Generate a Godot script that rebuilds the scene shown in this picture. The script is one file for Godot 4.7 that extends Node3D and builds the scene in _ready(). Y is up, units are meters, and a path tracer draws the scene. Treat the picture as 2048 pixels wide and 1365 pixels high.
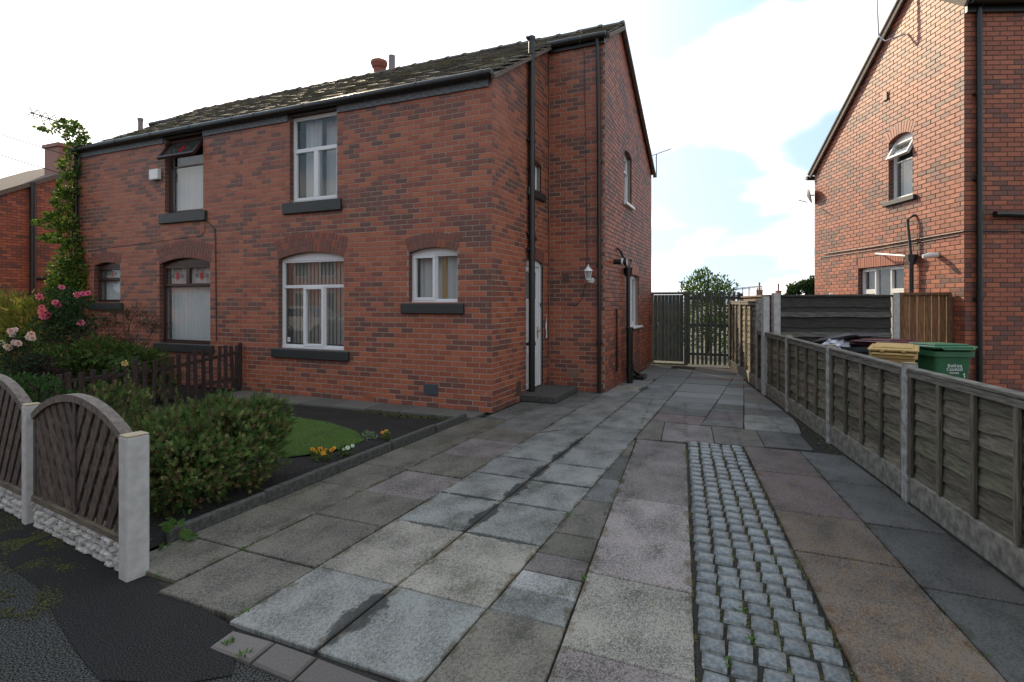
extends Node3D
# A pair of brick semi-detached houses with a flagged driveway, a neighbour's gable, fences, bins and a front garden.
# Axes: x along the house front, -z into the depth of the plot, metres. Ground at y = 0.

const CAM_H := 1.66
const FOCAL := 1100.0
var RGT := Vector3(0.9153, 0, -0.4028)
var FWD := Vector3(-0.4028, 0, -0.9153)
var rng := RandomNumberGenerator.new()
var noi := FastNoiseLite.new()
var M := {}
var T := {}
var used := {}
var sun_to := Vector3(-0.76, 0.6, -0.757).normalized()

# ---------------------------------------------------------------- mesh builder
class MB:
	var v := PackedVector3Array()
	var n := PackedVector3Array()
	var c := PackedColorArray()
	var t := PackedVector2Array()
	var col := Color.WHITE
	func tri(a: Vector3, b: Vector3, d: Vector3) -> void:
		var m := (b - a).cross(d - a).normalized()
		for p: Vector3 in [a, d, b]:
			v.append(p); n.append(m); c.append(col); t.append(Vector2((p.x + 4.0) / 6.0, (p.z + 10.0) / 8.2))
	func trin(a: Vector3, b: Vector3, d: Vector3, na: Vector3, nb: Vector3, nd: Vector3) -> void:
		var ps := [a, d, b]
		var ns := [na, nd, nb]
		for i in 3:
			v.append(ps[i]); n.append(ns[i]); c.append(col); t.append(Vector2.ZERO)
	func quad(a: Vector3, b: Vector3, d: Vector3, e: Vector3) -> void:
		tri(a, b, d)
		tri(a, d, e)
	# a chamfered box: f places a unit frame, s the full size
	func box(f: Transform3D, s: Vector3, b := 0.0) -> void:
		var h := s * 0.5
		b = minf(b, minf(h.x, minf(h.y, h.z)) * 0.9)
		var ax := [Vector3.RIGHT, Vector3.UP, Vector3.BACK]
		for i in 3:
			for sg: float in [-1.0, 1.0]:
				var w: Vector3 = ax[i] * sg
				var p: Vector3 = ax[(i + 1) % 3]
				var q: Vector3 = ax[(i + 2) % 3]
				if sg < 0:
					var k := p
					p = q
					q = k
				var o := w * (absf(w.dot(h)))
				var ph := p * (absf(p.dot(h)) - b)
				var qh := q * (absf(q.dot(h)) - b)
				quad(f * (o - ph - qh), f * (o + ph - qh), f * (o + ph + qh), f * (o - ph + qh))
		if b > 0.0:
			for i in 3:
				var a: Vector3 = ax[i]
				var p: Vector3 = ax[(i + 1) % 3]
				var q: Vector3 = ax[(i + 2) % 3]
				var la := a * (absf(a.dot(h)) - b)
				for sp: float in [-1.0, 1.0]:
					for sq: float in [-1.0, 1.0]:
						var e1 := p * sp * p.dot(h) + q * sq * (q.dot(h) - b)
						var e2 := p * sp * (p.dot(h) - b) + q * sq * q.dot(h)
						if sp * sq > 0:
							quad(f * (e1 - la), f * (e2 - la), f * (e2 + la), f * (e1 + la))
						else:
							quad(f * (e1 + la), f * (e2 + la), f * (e2 - la), f * (e1 - la))
			for sx: float in [-1.0, 1.0]:
				for sy: float in [-1.0, 1.0]:
					for sz: float in [-1.0, 1.0]:
						var g := Vector3(sx, sy, sz)
						var x := f * (g * (h - Vector3(0, b, b)))
						var y := f * (g * (h - Vector3(b, 0, b)))
						var z := f * (g * (h - Vector3(b, b, 0)))
						if sx * sy * sz > 0:
							tri(x, y, z)
						else:
							tri(x, z, y)
	# box between wall coordinates
	func wb(w: Transform3D, s0: float, s1: float, y0: float, y1: float, d0: float, d1: float, b := 0.0) -> void:
		box(w * Transform3D(Basis(), Vector3((s0 + s1) / 2, (y0 + y1) / 2, (d0 + d1) / 2)), Vector3(s1 - s0, y1 - y0, d1 - d0), b)
	# a piece with four corners in the plane of w, bevelled at the front
	func piece(w: Transform3D, p: Array, d0: float, d1: float, bv: float, tilt := Vector3.ZERO) -> void:
		var m: Vector2 = (p[0] + p[1] + p[2] + p[3]) * 0.25
		var o := []
		var f := []
		var k := []
		for i in 4:
			var q: Vector2 = p[i]
			var e1: Vector2 = (p[(i + 1) % 4] - q).normalized()
			var e2: Vector2 = (p[(i + 3) % 4] - q).normalized()
			var ins: Vector2 = q + (e1 + e2) * bv
			var dz: float = (q.x - m.x) * tilt.x + (q.y - m.y) * tilt.y
			o.append(w * Vector3(q.x, q.y, d1 - bv + dz))
			f.append(w * Vector3(ins.x, ins.y, d1 + dz))
			k.append(w * Vector3(q.x, q.y, d0))
		quad(f[0], f[1], f[2], f[3])
		for i in 4:
			var j := (i + 1) % 4
			quad(o[i], o[j], f[j], f[i])
			quad(k[i], k[j], o[j], o[i])
	func tube(pts: Array, rad, seg := 10, capped := true) -> void:
		var rings := []
		var nrm := []
		var ref := Vector3.UP
		for i in pts.size():
			var a: Vector3 = pts[maxi(i - 1, 0)]
			var b: Vector3 = pts[mini(i + 1, pts.size() - 1)]
			var dir := (b - a).normalized()
			if i == 0:
				ref = Vector3.UP if absf(dir.y) < 0.9 else Vector3.RIGHT
			var x := ref.cross(dir).normalized()
			ref = dir.cross(x).normalized()
			var r: float = rad[i] if rad is Array else rad
			var ring := []
			var nr := []
			for j in seg:
				var an := TAU * j / seg
				var o := x * cos(an) + ref * sin(an)
				ring.append(pts[i] + o * r)
				nr.append(o)
			rings.append(ring)
			nrm.append(nr)
		for i in pts.size() - 1:
			for j in seg:
				var k := (j + 1) % seg
				trin(rings[i][j], rings[i][k], rings[i + 1][k], nrm[i][j], nrm[i][k], nrm[i + 1][k])
				trin(rings[i][j], rings[i + 1][k], rings[i + 1][j], nrm[i][j], nrm[i + 1][k], nrm[i + 1][j])
		if capped:
			for j in seg:
				var k := (j + 1) % seg
				tri(pts[0], rings[0][k], rings[0][j])
				var e := pts.size() - 1
				tri(pts[e], rings[e][j], rings[e][k])
	# a flat outline (x, y of w) given a thickness
	func prism(w: Transform3D, poly: PackedVector2Array, d0: float, d1: float) -> void:
		if Geometry2D.is_polygon_clockwise(poly):
			poly.reverse()
		var ix := Geometry2D.triangulate_polygon(poly)
		for i in range(0, ix.size(), 3):
			var a := poly[ix[i]]
			var b := poly[ix[i + 1]]
			var d := poly[ix[i + 2]]
			if (b - a).cross(d - a) < 0:
				var q := b
				b = d
				d = q
			tri(w * Vector3(a.x, a.y, d1), w * Vector3(b.x, b.y, d1), w * Vector3(d.x, d.y, d1))
			tri(w * Vector3(a.x, a.y, d0), w * Vector3(d.x, d.y, d0), w * Vector3(b.x, b.y, d0))
		for i in poly.size():
			var a := poly[i]
			var b := poly[(i + 1) % poly.size()]
			quad(w * Vector3(a.x, a.y, d0), w * Vector3(b.x, b.y, d0), w * Vector3(b.x, b.y, d1), w * Vector3(a.x, a.y, d1))
	func lathe(w: Transform3D, prof: Array, seg := 14) -> void:
		for i in prof.size() - 1:
			var a: Vector2 = prof[i]
			var b: Vector2 = prof[i + 1]
			var sl := Vector2(b.y - a.y, a.x - b.x).normalized()
			for j in seg:
				var q := TAU * j / seg
				var r := TAU * (j + 1) / seg
				var c1 := Vector3(cos(q), 0, sin(q))
				var c2 := Vector3(cos(r), 0, sin(r))
				var n1 := (w.basis * (c1 * sl.x + Vector3.UP * sl.y)).normalized()
				var n2 := (w.basis * (c2 * sl.x + Vector3.UP * sl.y)).normalized()
				var A := w * (c1 * a.x + Vector3.UP * a.y)
				var B := w * (c2 * a.x + Vector3.UP * a.y)
				var C := w * (c2 * b.x + Vector3.UP * b.y)
				var D := w * (c1 * b.x + Vector3.UP * b.y)
				trin(A, C, B, n1, n2, n2)
				trin(A, D, C, n1, n1, n2)
	func mesh() -> ArrayMesh:
		var m := ArrayMesh.new()
		if v.is_empty():
			return m
		var a := []
		a.resize(Mesh.ARRAY_MAX)
		a[Mesh.ARRAY_VERTEX] = v
		a[Mesh.ARRAY_NORMAL] = n
		a[Mesh.ARRAY_COLOR] = c
		a[Mesh.ARRAY_TEX_UV] = t
		m.add_surface_from_arrays(Mesh.PRIMITIVE_TRIANGLES, a)
		return m

# ---------------------------------------------------------------- scene helpers
func lin(r: float, g: float, b: float, a := 1.0) -> Color:
	var k := Color(r, g, b).linear_to_srgb()
	k.a = a
	return k

func numbered(called: String) -> String:
	if not used.has(called):
		used[called] = 0
		return called
	used[called] += 1
	return "%s_%03d" % [called, used[called]]

func tag(o: Node, label: String, category: String, group := "", kind := "") -> void:
	o.set_meta("label", label)
	o.set_meta("category", category)
	if group:
		o.set_meta("group", group)
	if kind:
		o.set_meta("kind", kind)

func thing(called: String, label: String, category: String, at := Vector3.ZERO, group := "", turn := 0.0) -> Node3D:
	var o := Node3D.new()
	o.name = numbered(called)
	add_child(o)
	o.position = at
	o.rotation.y = turn
	tag(o, label, category, group)
	return o

# a part whose shape is given in the axes of its parent
func part(called: String, shape, m: Material, par: Node) -> MeshInstance3D:
	var o := MeshInstance3D.new()
	o.name = called
	o.mesh = shape if shape is Mesh else shape.mesh()
	o.material_override = m
	par.add_child(o, true)
	return o

# a part whose shape is given in the world's axes (its thing stands unturned)
func wpart(called: String, shape, m: Material, par: Node) -> MeshInstance3D:
	var o := part(called, shape, m, par)
	var q := Vector3.ZERO
	var k: Node = par
	while k != self:
		q += (k as Node3D).position
		k = k.get_parent()
	o.position = -q
	return o

func structure(called: String, shape, m: Material) -> MeshInstance3D:
	var o := part(numbered(called), shape, m, self)
	o.set_meta("kind", "structure")
	return o

func pix(u: float, d: float, y := 0.0) -> Vector3:   # the point straight ahead at depth d, seen in column u
	var p := RGT * ((u - 1024.0) / FOCAL * d) + FWD * d
	return Vector3(p.x, y, p.z)

func frame(at: Vector3, u: Vector3, n: Vector3) -> Transform3D:
	return Transform3D(Basis(u, Vector3.UP, n), at)

func ground_frame(y := 0.0) -> Transform3D:   # x right, y = -z, depth = up
	return Transform3D(Basis(Vector3.RIGHT, Vector3.FORWARD, Vector3.UP), Vector3(0, y, 0))

func rf(a: float, b: float) -> float:
	return rng.randf_range(a, b)

# ---------------------------------------------------------------- textures and materials
func grey_tex(freq: float, oct: int, lo: float, hi: float, size := 256, seed_ := 1, typ := FastNoiseLite.TYPE_SIMPLEX_SMOOTH, gain := 0.5) -> ImageTexture:
	var f := FastNoiseLite.new()
	f.seed = seed_
	f.noise_type = typ
	f.frequency = freq
	f.fractal_octaves = oct
	f.fractal_gain = gain
	var im := f.get_seamless_image(size, size)
	im.convert(Image.FORMAT_L8)
	var d := im.get_data()
	for i in d.size():
		d[i] = int(clampf(lerpf(lo, hi, d[i] / 255.0), 0, 1) * 255.0)
	return ImageTexture.create_from_image(Image.create_from_data(size, size, false, Image.FORMAT_L8, d))

func mat(key: String, c: Color, rough := 0.8, tex: Texture2D = null, sc := Vector3.ONE, bump := 0.0, btex: Texture2D = null, metal := 0.0) -> StandardMaterial3D:
	var m := StandardMaterial3D.new()
	m.resource_name = key
	m.albedo_color = c
	m.roughness = rough
	m.metallic = metal
	m.vertex_color_use_as_albedo = true
	if tex or btex:
		m.uv1_triplanar = true
		m.uv1_world_triplanar = true
		m.uv1_triplanar_sharpness = 8.0
		m.uv1_scale = sc
	if tex:
		m.albedo_texture = tex
	if bump > 0.0:
		m.heightmap_enabled = true
		m.heightmap_scale = bump
		m.heightmap_texture = btex if btex else tex
	M[key] = m
	return m

func make_materials() -> void:
	T.fine = grey_tex(0.09, 4, 0.80, 1.04, 256, 3, FastNoiseLite.TYPE_SIMPLEX_SMOOTH, 0.7)
	T.speck = grey_tex(0.28, 2, -0.2, 1.7, 256, 5)
	T.soft = grey_tex(0.02, 4, 0.88, 1.03, 256, 9)
	T.wood = grey_tex(0.022, 5, 0.58, 1.12, 512, 11, FastNoiseLite.TYPE_SIMPLEX_SMOOTH, 0.65)
	T.rock = grey_tex(0.03, 5, 0.62, 1.12, 256, 17, FastNoiseLite.TYPE_SIMPLEX_SMOOTH, 0.6)
	mat("brick", Color.WHITE, 0.55, T.fine, Vector3.ONE * 2.3, 0.2)
	mat("mortar", lin(0.38, 0.31, 0.245), 0.95, T.fine, Vector3.ONE * 3.0, 0.3)
	mat("mortar_shaded", lin(0.095, 0.066, 0.052), 0.95, T.fine, Vector3.ONE * 3.0, 0.3)  # darkened: the thin shadow in the joints is put into the mortar colour
	mat("inside", lin(0.25, 0.23, 0.21), 0.9)
	mat("upvc", lin(0.72, 0.73, 0.74), 0.3)
	mat("brown_wood", lin(0.055, 0.022, 0.018), 0.35, T.wood, Vector3(9, 0.7, 9))
	mat("sill", lin(0.030, 0.034, 0.034), 0.45, T.fine, Vector3.ONE * 3.0, 0.15)
	mat("black_paint", lin(0.012, 0.014, 0.013), 0.32, T.soft, Vector3.ONE * 3)
	mat("black_gutter", lin(0.016, 0.018, 0.017), 0.42, T.soft, Vector3.ONE * 2)
	mat("fascia", lin(0.17, 0.19, 0.21), 0.7, T.rock, Vector3(1.5, 3, 1.5))
	mat("slate", Color.WHITE, 0.72, T.rock, Vector3.ONE * 2.0, 0.3)
	mat("ridge_tile", lin(0.13, 0.11, 0.085), 0.75, T.rock, Vector3.ONE * 2.0, 0.5)
	mat("verge", lin(0.22, 0.18, 0.15), 0.9, T.rock, Vector3.ONE * 2.5, 0.4)
	mat("flare_red", lin(0.30, 0.10, 0.07), 0.7, T.fine, Vector3.ONE * 2)  # cowl colour with the red tint of the lens flare painted in
	mat("zinc", lin(0.25, 0.20, 0.20), 0.55, T.fine, Vector3.ONE * 2)
	mat("white_plastic", lin(0.75, 0.76, 0.76), 0.4)
	mat("brass", lin(0.55, 0.38, 0.12), 0.3, null, Vector3.ONE, 0, null, 1.0)
	mat("steel", lin(0.45, 0.46, 0.48), 0.35, null, Vector3.ONE, 0, null, 0.9)
	mat("dark_steel", lin(0.03, 0.03, 0.032), 0.5)
	mat("rubber", lin(0.012, 0.012, 0.012), 0.8)
	mat("curtain", lin(0.46, 0.48, 0.48), 0.95)
	mat("blind", lin(0.24, 0.215, 0.185), 0.9)
	mat("gold_curtain", lin(0.35, 0.20, 0.04), 0.9)
	mat("red_glass", lin(0.30, 0.02, 0.03), 0.15)
	mat("slat_green", lin(0.05, 0.08, 0.05), 0.3)
	mat("vent_blue", lin(0.07, 0.085, 0.10), 0.6, T.fine, Vector3.ONE * 4)
	mat("concrete_pale", lin(0.46, 0.455, 0.435), 0.85, T.soft, Vector3.ONE * 2.0, 0.1, T.fine)
	mat("concrete", lin(0.40, 0.39, 0.355), 0.9, T.rock, Vector3.ONE * 1.2, 0.15, T.fine)
	mat("concrete_dark", lin(0.085, 0.085, 0.078), 0.9, T.rock, Vector3.ONE * 2.2, 0.2, T.fine)
	mat("rockface", lin(0.54, 0.53, 0.50), 0.95, T.rock, Vector3.ONE * 3.0, 0.5)
	mat("paver", Color.WHITE, 0.68, T.fine, Vector3.ONE * 2.6, 0.4)
	mat("sett", Color.WHITE, 0.34, T.rock, Vector3.ONE * 4.0, 0.12)
	mat("soil", lin(0.016, 0.013, 0.010), 0.95, T.rock, Vector3.ONE * 4.0, 4.0)
	mat("joint", lin(0.030, 0.027, 0.020), 0.95, T.rock, Vector3.ONE * 6.0, 1.5)
	mat("moss", Color.WHITE, 0.95)
	mat("stones", Color.WHITE, 0.8)
	mat("asphalt", lin(0.095, 0.097, 0.090), 0.95, T.speck, Vector3.ONE * 1.3, 0.7)
	mat("asphalt_smooth", lin(0.05, 0.05, 0.048), 0.95, T.speck, Vector3.ONE * 1.9, 0.25)
	M.asphalt.metallic_specular = 0.2
	M.asphalt_smooth.metallic_specular = 0.2
	mat("earth", lin(0.06, 0.06, 0.035), 0.95, T.rock, Vector3.ONE * 0.6)
	mat("fence_wood", Color.WHITE, 0.85, T.wood, Vector3(0.35, 2.6, 0.35), 0.6)
	mat("fence_wood_up", Color.WHITE, 0.85, T.wood, Vector3(2.6, 0.3, 2.6), 0.4)
	mat("panel_wood", Color.WHITE, 0.7, T.wood, Vector3(1.5, 1.0, 1.5), 0.3)
	mat("leaf", Color.WHITE, 0.6)
	M.leaf.metallic_specular = 0.3
	M.leaf.backlight_enabled = true
	M.leaf.backlight = lin(0.45, 0.5, 0.25)
	mat("sprig", Color.WHITE, 0.9)
	M.sprig.metallic_specular = 0.2
	M.sprig.backlight_enabled = true
	M.sprig.backlight = lin(0.2, 0.25, 0.12)
	mat("petal", Color.WHITE, 0.7)
	M.petal.backlight_enabled = true
	M.petal.backlight = lin(0.35, 0.3, 0.3)
	mat("twig", lin(0.06, 0.045, 0.03), 0.9, T.rock, Vector3.ONE * 4)
	mat("plastic", Color.WHITE, 0.42, T.soft, Vector3.ONE * 1.5)
	mat("roof_plain", lin(0.10, 0.09, 0.08), 0.8, T.rock, Vector3.ONE)
	mat("net", lin(0.02, 0.02, 0.022), 0.9)
	var g := mat("glass", Color(0.9, 0.95, 0.95, 0.06), 0.02)
	g.transparency = BaseMaterial3D.TRANSPARENCY_ALPHA
	g.vertex_color_use_as_albedo = false
	var o := mat("frosted", Color(0.75, 0.8, 0.8, 0.35), 0.12)
	o.transparency = BaseMaterial3D.TRANSPARENCY_ALPHA
	o.vertex_color_use_as_albedo = false
	# the near paving: grain, blotches and the damp streaks that follow the joints
	M.paving = drive_material()

func drive_material() -> StandardMaterial3D:
	var nsz := 512
	var fa := FastNoiseLite.new()
	fa.seed = 21
	fa.frequency = 0.11
	fa.fractal_octaves = 3
	var a := fa.get_seamless_image(nsz, nsz)
	a.convert(Image.FORMAT_L8)
	var ad := a.get_data()
	fa.seed = 22
	fa.frequency = 0.012
	fa.fractal_octaves = 5
	var b := fa.get_seamless_image(nsz, nsz)
	b.convert(Image.FORMAT_L8)
	var bd := b.get_data()
	rng.seed = 76
	var blk := PackedByteArray()
	blk.resize(1024 * 1024)
	for i in blk.size():
		blk[i] = rng.randi() & 255
	var W := 2048
	var out := PackedByteArray()
	out.resize(W * W * 3)
	var rows := [-2.02, -2.67, -3.49, -4.14, -4.75, -5.34, -5.96, -6.52]
	rng.seed = 77
	for j in W:
		var z := -10.0 + 8.2 * (j + 0.5) / W
		var wet_w := 0.0
		var m5 := l5(z)
		var m6 := l6(z)
		var m7 := l7(z)
		var m8 := l8(z)
		var cross := 9.0
		for k in rows.size() - 1:
			if z <= rows[k] and z > rows[k + 1] and k != 1:
				var fr: float = (rows[k] - z) / (rows[k] - rows[k + 1])
				wet_w = 0.03 + 0.075 * pow(sin(PI * clampf(fr * 1.05, 0, 1)), 1.4) * (1.0 - 0.08 * k)
		for k in range(2, 6):
			cross = minf(cross, absf(z - rows[k]))
		for i in W:
			var x := -4.0 + 6.0 * (i + 0.5) / W
			var n1 := ad[(j % nsz) * nsz + (i % nsz)] / 255.0
			var n2 := bd[((j * 2 / 3) % nsz) * nsz + ((i * 2 / 3) % nsz)] / 255.0
			var n3 := bd[((j * 2) % nsz) * nsz + ((i * 2 + 170) % nsz)] / 255.0
			var grain := rng.randf()
			var n4 := blk[(j >> 1) * 1024 + (i >> 1)] / 255.0
			var amp := 0.30
			if x > -1.25 + (z + 6.6) * 0.1 and x < 1.2:
				amp = 0.42
			elif x < -2.5:
				amp = 0.5
			var g := 1.0 + (grain - 0.5) * amp + (n1 - 0.5) * 0.30 + (n4 - 0.5) * amp * 1.3 + (n2 - 0.5) * 0.5
			var r := g
			var bl := g
			# damp streaks along the middle joint and beside the cross joints
			var e := (n3 - 0.5) * 0.09 + (n1 - 0.5) * 0.02
			var dw := absf(x + 1.91) + e
			if dw < wet_w:
				var s := smoothstep(0.0, 0.035, wet_w - dw)
				g *= 1.0 - 0.56 * s
				r *= 1.0 - 0.57 * s
				bl *= 1.0 - 0.56 * s
			if x > -2.5 and x < -1.32:
				var half := (x + 2.5) / 0.59
				half = half - floorf(half)
				var cw := 0.028 * pow(sin(PI * half), 0.8)
				if cross + e * 0.4 < cw:
					g *= 0.62
					r *= 0.61
					bl *= 0.62
			# dark grime caught along the edges of the flags, ragged
			var ed := minf(minf(absf(x + 3.14), absf(x + 2.5)), minf(absf(x + 1.91), absf(x + 1.32)))
			ed = minf(ed, minf(minf(absf(x - m5), absf(x - m6)), minf(absf(x - m7), absf(x - m8))))
			if ed < 0.05:
				var q2 := smoothstep(0.0, 0.03, 0.012 + (n3 - 0.42) * 0.13 + (n4 - 0.5) * 0.014 - ed)
				r *= 1.0 - 0.24 * q2
				g *= 1.0 - 0.27 * q2
				bl *= 1.0 - 0.34 * q2
			# brown dirt and ochre on the flags beside the setts, moss freckles everywhere
			if x > 0.3 + (z + 3.5) * 0.13 and x < 0.98 + (z + 3.2) * 0.145:
				var o2 := clampf((n3 - 0.45) * 3.0, 0, 1)
				r *= 1.0 + 0.12 * o2
				bl *= 1.0 - 0.12 * o2
			if n2 * n3 < 0.085 and grain > 0.55:
				g *= 0.85
				r *= 0.82
				bl *= 0.75
			if grain > 0.9985:
				r = 1.9
				g = 1.9
				bl = 1.9
			var at := (j * W + i) * 3
			out[at] = int(clampf(r * 0.84, 0, 1) * 255)
			out[at + 1] = int(clampf(g * 0.84, 0, 1) * 255)
			out[at + 2] = int(clampf(bl * 0.84, 0, 1) * 255)
	var tex := ImageTexture.create_from_image(Image.create_from_data(W, W, false, Image.FORMAT_RGB8, out))
	var m := StandardMaterial3D.new()
	m.resource_name = "paving"
	m.albedo_texture = tex
	m.vertex_color_use_as_albedo = true
	m.roughness = 0.68
	m.heightmap_enabled = true
	m.heightmap_texture = tex
	m.heightmap_scale = 0.4
	return m

# ---------------------------------------------------------------- brickwork
const COURSE := 0.0825
const BRICK := 0.235
var tones: Array[Color] = []
var brick_meshes: Array[ArrayMesh] = []
var loose := []     # whole bricks of the house being built: [score, wall node, transform, tone]
var walls := {}     # wall node -> MB of its merged bricks

func make_tones() -> void:
	for k in 8:
		tones.append(Color(0.45, 0.135, 0.066).lerp(Color(0.32, 0.087, 0.047), k / 7.0))
	for k in 5:
		tones.append(Color(0.245, 0.077, 0.050).lerp(Color(0.185, 0.072, 0.054), k / 4.0))
	for k in 5:
		tones.append(Color(0.19, 0.073, 0.050).lerp(Color(0.145, 0.066, 0.049), k / 4.0))
	for k in tones.size():
		var b := MB.new()
		b.col = tones[k]
		var h := COURSE / 2 - 0.006
		b.piece(Transform3D(), [Vector2(0.006, -h), Vector2(BRICK - 0.006, -h), Vector2(BRICK - 0.006, h), Vector2(0.006, h)], -0.03, 0.0, 0.0035)
		brick_meshes.append(b.mesh())

func top_at(tops: Array, s: float) -> float:
	for i in tops.size() - 1:
		if s >= tops[i].x and s <= tops[i + 1].x:
			return lerpf(tops[i].y, tops[i + 1].y, (s - tops[i].x) / maxf(tops[i + 1].x - tops[i].x, 1e-6))
	return tops[0].y if s < tops[0].x else tops[-1].y

# rise of the curved head of opening o at s above its springing
func head(o: Dictionary, s: float, extra := 0.0) -> float:
	var rise: float = o.get("rise", 0.0)
	if rise <= 0.0:
		return extra
	var w: float = o.b - o.a
	var R := (w * w / 4 + rise * rise) / (2 * rise)
	var x: float = s - (o.a + o.b) / 2
	var q := (R + extra) * (R + extra) - x * x
	return maxf(sqrt(maxf(q, 0.0)) - (R - rise), 0.0)

func seen_size(p: Vector3, n: Vector3) -> float:
	var q := p - Vector3(0, CAM_H, 0)
	var d := q.dot(FWD)
	if d < 0.3:
		return 0.0
	var u := 1024.0 + FOCAL * q.dot(RGT) / d
	var v := 603.0 - FOCAL * q.y / d
	if u < 0 or u > 2048 or v < 0 or v > 1365:
		return 0.0
	return maxf(0.0, -n.dot(q.normalized())) / q.length_squared()

func tone_at(s: float, y: float, dark: float, seed_: int) -> int:
	noi.seed = seed_
	var k := noi.get_noise_2d(s * 55.0, y * 90.0) * 0.9 + noi.get_noise_2d(s * 400.0, y * 500.0) * 0.5 + rf(-0.55, 0.55) + dark
	if k < 0.26:
		return rng.randi() % 8
	if k < 0.66:
		return 8 + rng.randi() % 5
	return 13 + rng.randi() % 5

# A brick wall. w: frame at its lower start (s along, y up, depth outwards); tops: outline of its top as (s, y).
func wall(par: Node, called: String, w: Transform3D, tops: Array, opens: Array, o := {}) -> MeshInstance3D:
	var L: float = tops[-1].x
	var dark: float = o.get("dark", 0.0)
	var sd: int = o.get("seed", 5)
	var low: float = o.get("low", 0.0)
	# mortar sheet behind the brick faces, with the openings left out
	var xs := []
	for t: Vector2 in tops:
		xs.append(t.x)
	for q: Dictionary in opens:
		for k in 11:
			xs.append(lerpf(q.a, q.b, k / 10.0))
	xs.sort()
	var core := MB.new()
	var cd := -0.0035
	for i in xs.size() - 1:
		var a: float = xs[i]
		var b: float = xs[i + 1]
		if b - a < 1e-4:
			continue
		var m := (a + b) / 2
		var cut := []
		for q: Dictionary in opens:
			if m > q.a and m < q.b:
				cut.append(q)
		cut.sort_custom(func(x, y): return x.y0 < y.y0)
		var ya := low
		var yb := low
		for q: Dictionary in cut:
			core.quad(w * Vector3(a, ya, cd), w * Vector3(b, yb, cd), w * Vector3(b, q.y0, cd), w * Vector3(a, q.y0, cd))
			ya = q.ys + head(q, a)
			yb = q.ys + head(q, b)
		core.quad(w * Vector3(a, ya, cd), w * Vector3(b, yb, cd), w * Vector3(b, top_at(tops, b), cd), w * Vector3(a, top_at(tops, a), cd))
	var node := wpart(called, core, o.get("mortar", M.mortar), par)
	var mb := MB.new()
	walls[node] = mb
	var hmax := 0.0
	for t: Vector2 in tops:
		hmax = maxf(hmax, t.y)
	var k0 := int(floor(low / COURSE))
	for k in range(k0, int(hmax / COURSE) + 1):
		var y0 := k * COURSE
		var ym := y0 + COURSE / 2
		var off := -BRICK / 2 if k % 2 else 0.0
		var i := 0
		while off + i * BRICK < L:
			var a := maxf(off + i * BRICK, 0.0)
			var b := minf(off + (i + 1) * BRICK, L)
			i += 1
			var ivs := [[a, b]]
			for q: Dictionary in opens:
				var hw := 0.0
				var c: float = (q.a + q.b) / 2
				if ym > q.y0 and ym < q.ys:
					hw = (q.b - q.a) / 2
				elif ym >= q.ys:
					var th: float = q.get("ring", 0.0)
					var top: float = q.ys + head(q, c, th)
					if ym < top:
						hw = (q.b - q.a) / 2 + minf((ym - q.ys) * 0.25, 0.06)
						if q.get("rise", 0.0) > 0.0:
							var wd: float = q.b - q.a
							var R: float = (wd * wd / 4 + q.rise * q.rise) / (2 * q.rise)
							var cy: float = q.ys + q.rise - R
							var yq := y0 + COURSE * 0.8
							var z := (R + th) * (R + th) - (yq - cy) * (yq - cy)
							hw = minf(hw, sqrt(maxf(z, 0.0)))
				if hw > 0.0:
					var nx := []
					for iv in ivs:
						if iv[1] <= c - hw or iv[0] >= c + hw:
							nx.append(iv)
							continue
						if iv[0] < c - hw:
							nx.append([iv[0], c - hw])
						if iv[1] > c + hw:
							nx.append([c + hw, iv[1]])
					ivs = nx
			for iv in ivs:
				var p: float = iv[0]
				var q: float = iv[1]
				var guard := 0
				while guard < 12 and q - p > 0.03 and top_at(tops, p) < ym:
					p += 0.02
					guard += 1
				guard = 0
				while guard < 12 and q - p > 0.03 and top_at(tops, q) < ym:
					q -= 0.02
					guard += 1
				if q - p < 0.035 or top_at(tops, (p + q) / 2) < ym:
					continue
				var edge := 0.0
				if o.get("quoin", false) and (p < 0.02 or q > L - 0.02) and q - p < 0.2:
					edge = 0.4
				if ym < 0.2:
					edge += 0.22
				var tn := tone_at((p + q) / 2, ym, dark + edge, sd)
				var pr := rf(-0.001, 0.0025)
				if q - p > BRICK - 0.002:
					var tr := w * Transform3D(Basis.from_euler(Vector3(rf(-0.012, 0.012), rf(-0.006, 0.006), rf(-0.004, 0.004))), Vector3(p, ym, pr))
					loose.append([seen_size(w * Vector3(p, ym, 0), w.basis.z), node, tr, tn])
				else:
					mb.col = tones[tn]
					mb.piece(w, [Vector2(p + 0.005, y0 + 0.005), Vector2(q - 0.005, y0 + 0.005), Vector2(q - 0.005, y0 + COURSE - 0.005), Vector2(p + 0.005, y0 + COURSE - 0.005)], -0.03, pr, 0.0035)
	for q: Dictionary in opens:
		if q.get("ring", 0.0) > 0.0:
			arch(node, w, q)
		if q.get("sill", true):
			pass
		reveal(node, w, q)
	return node

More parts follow.
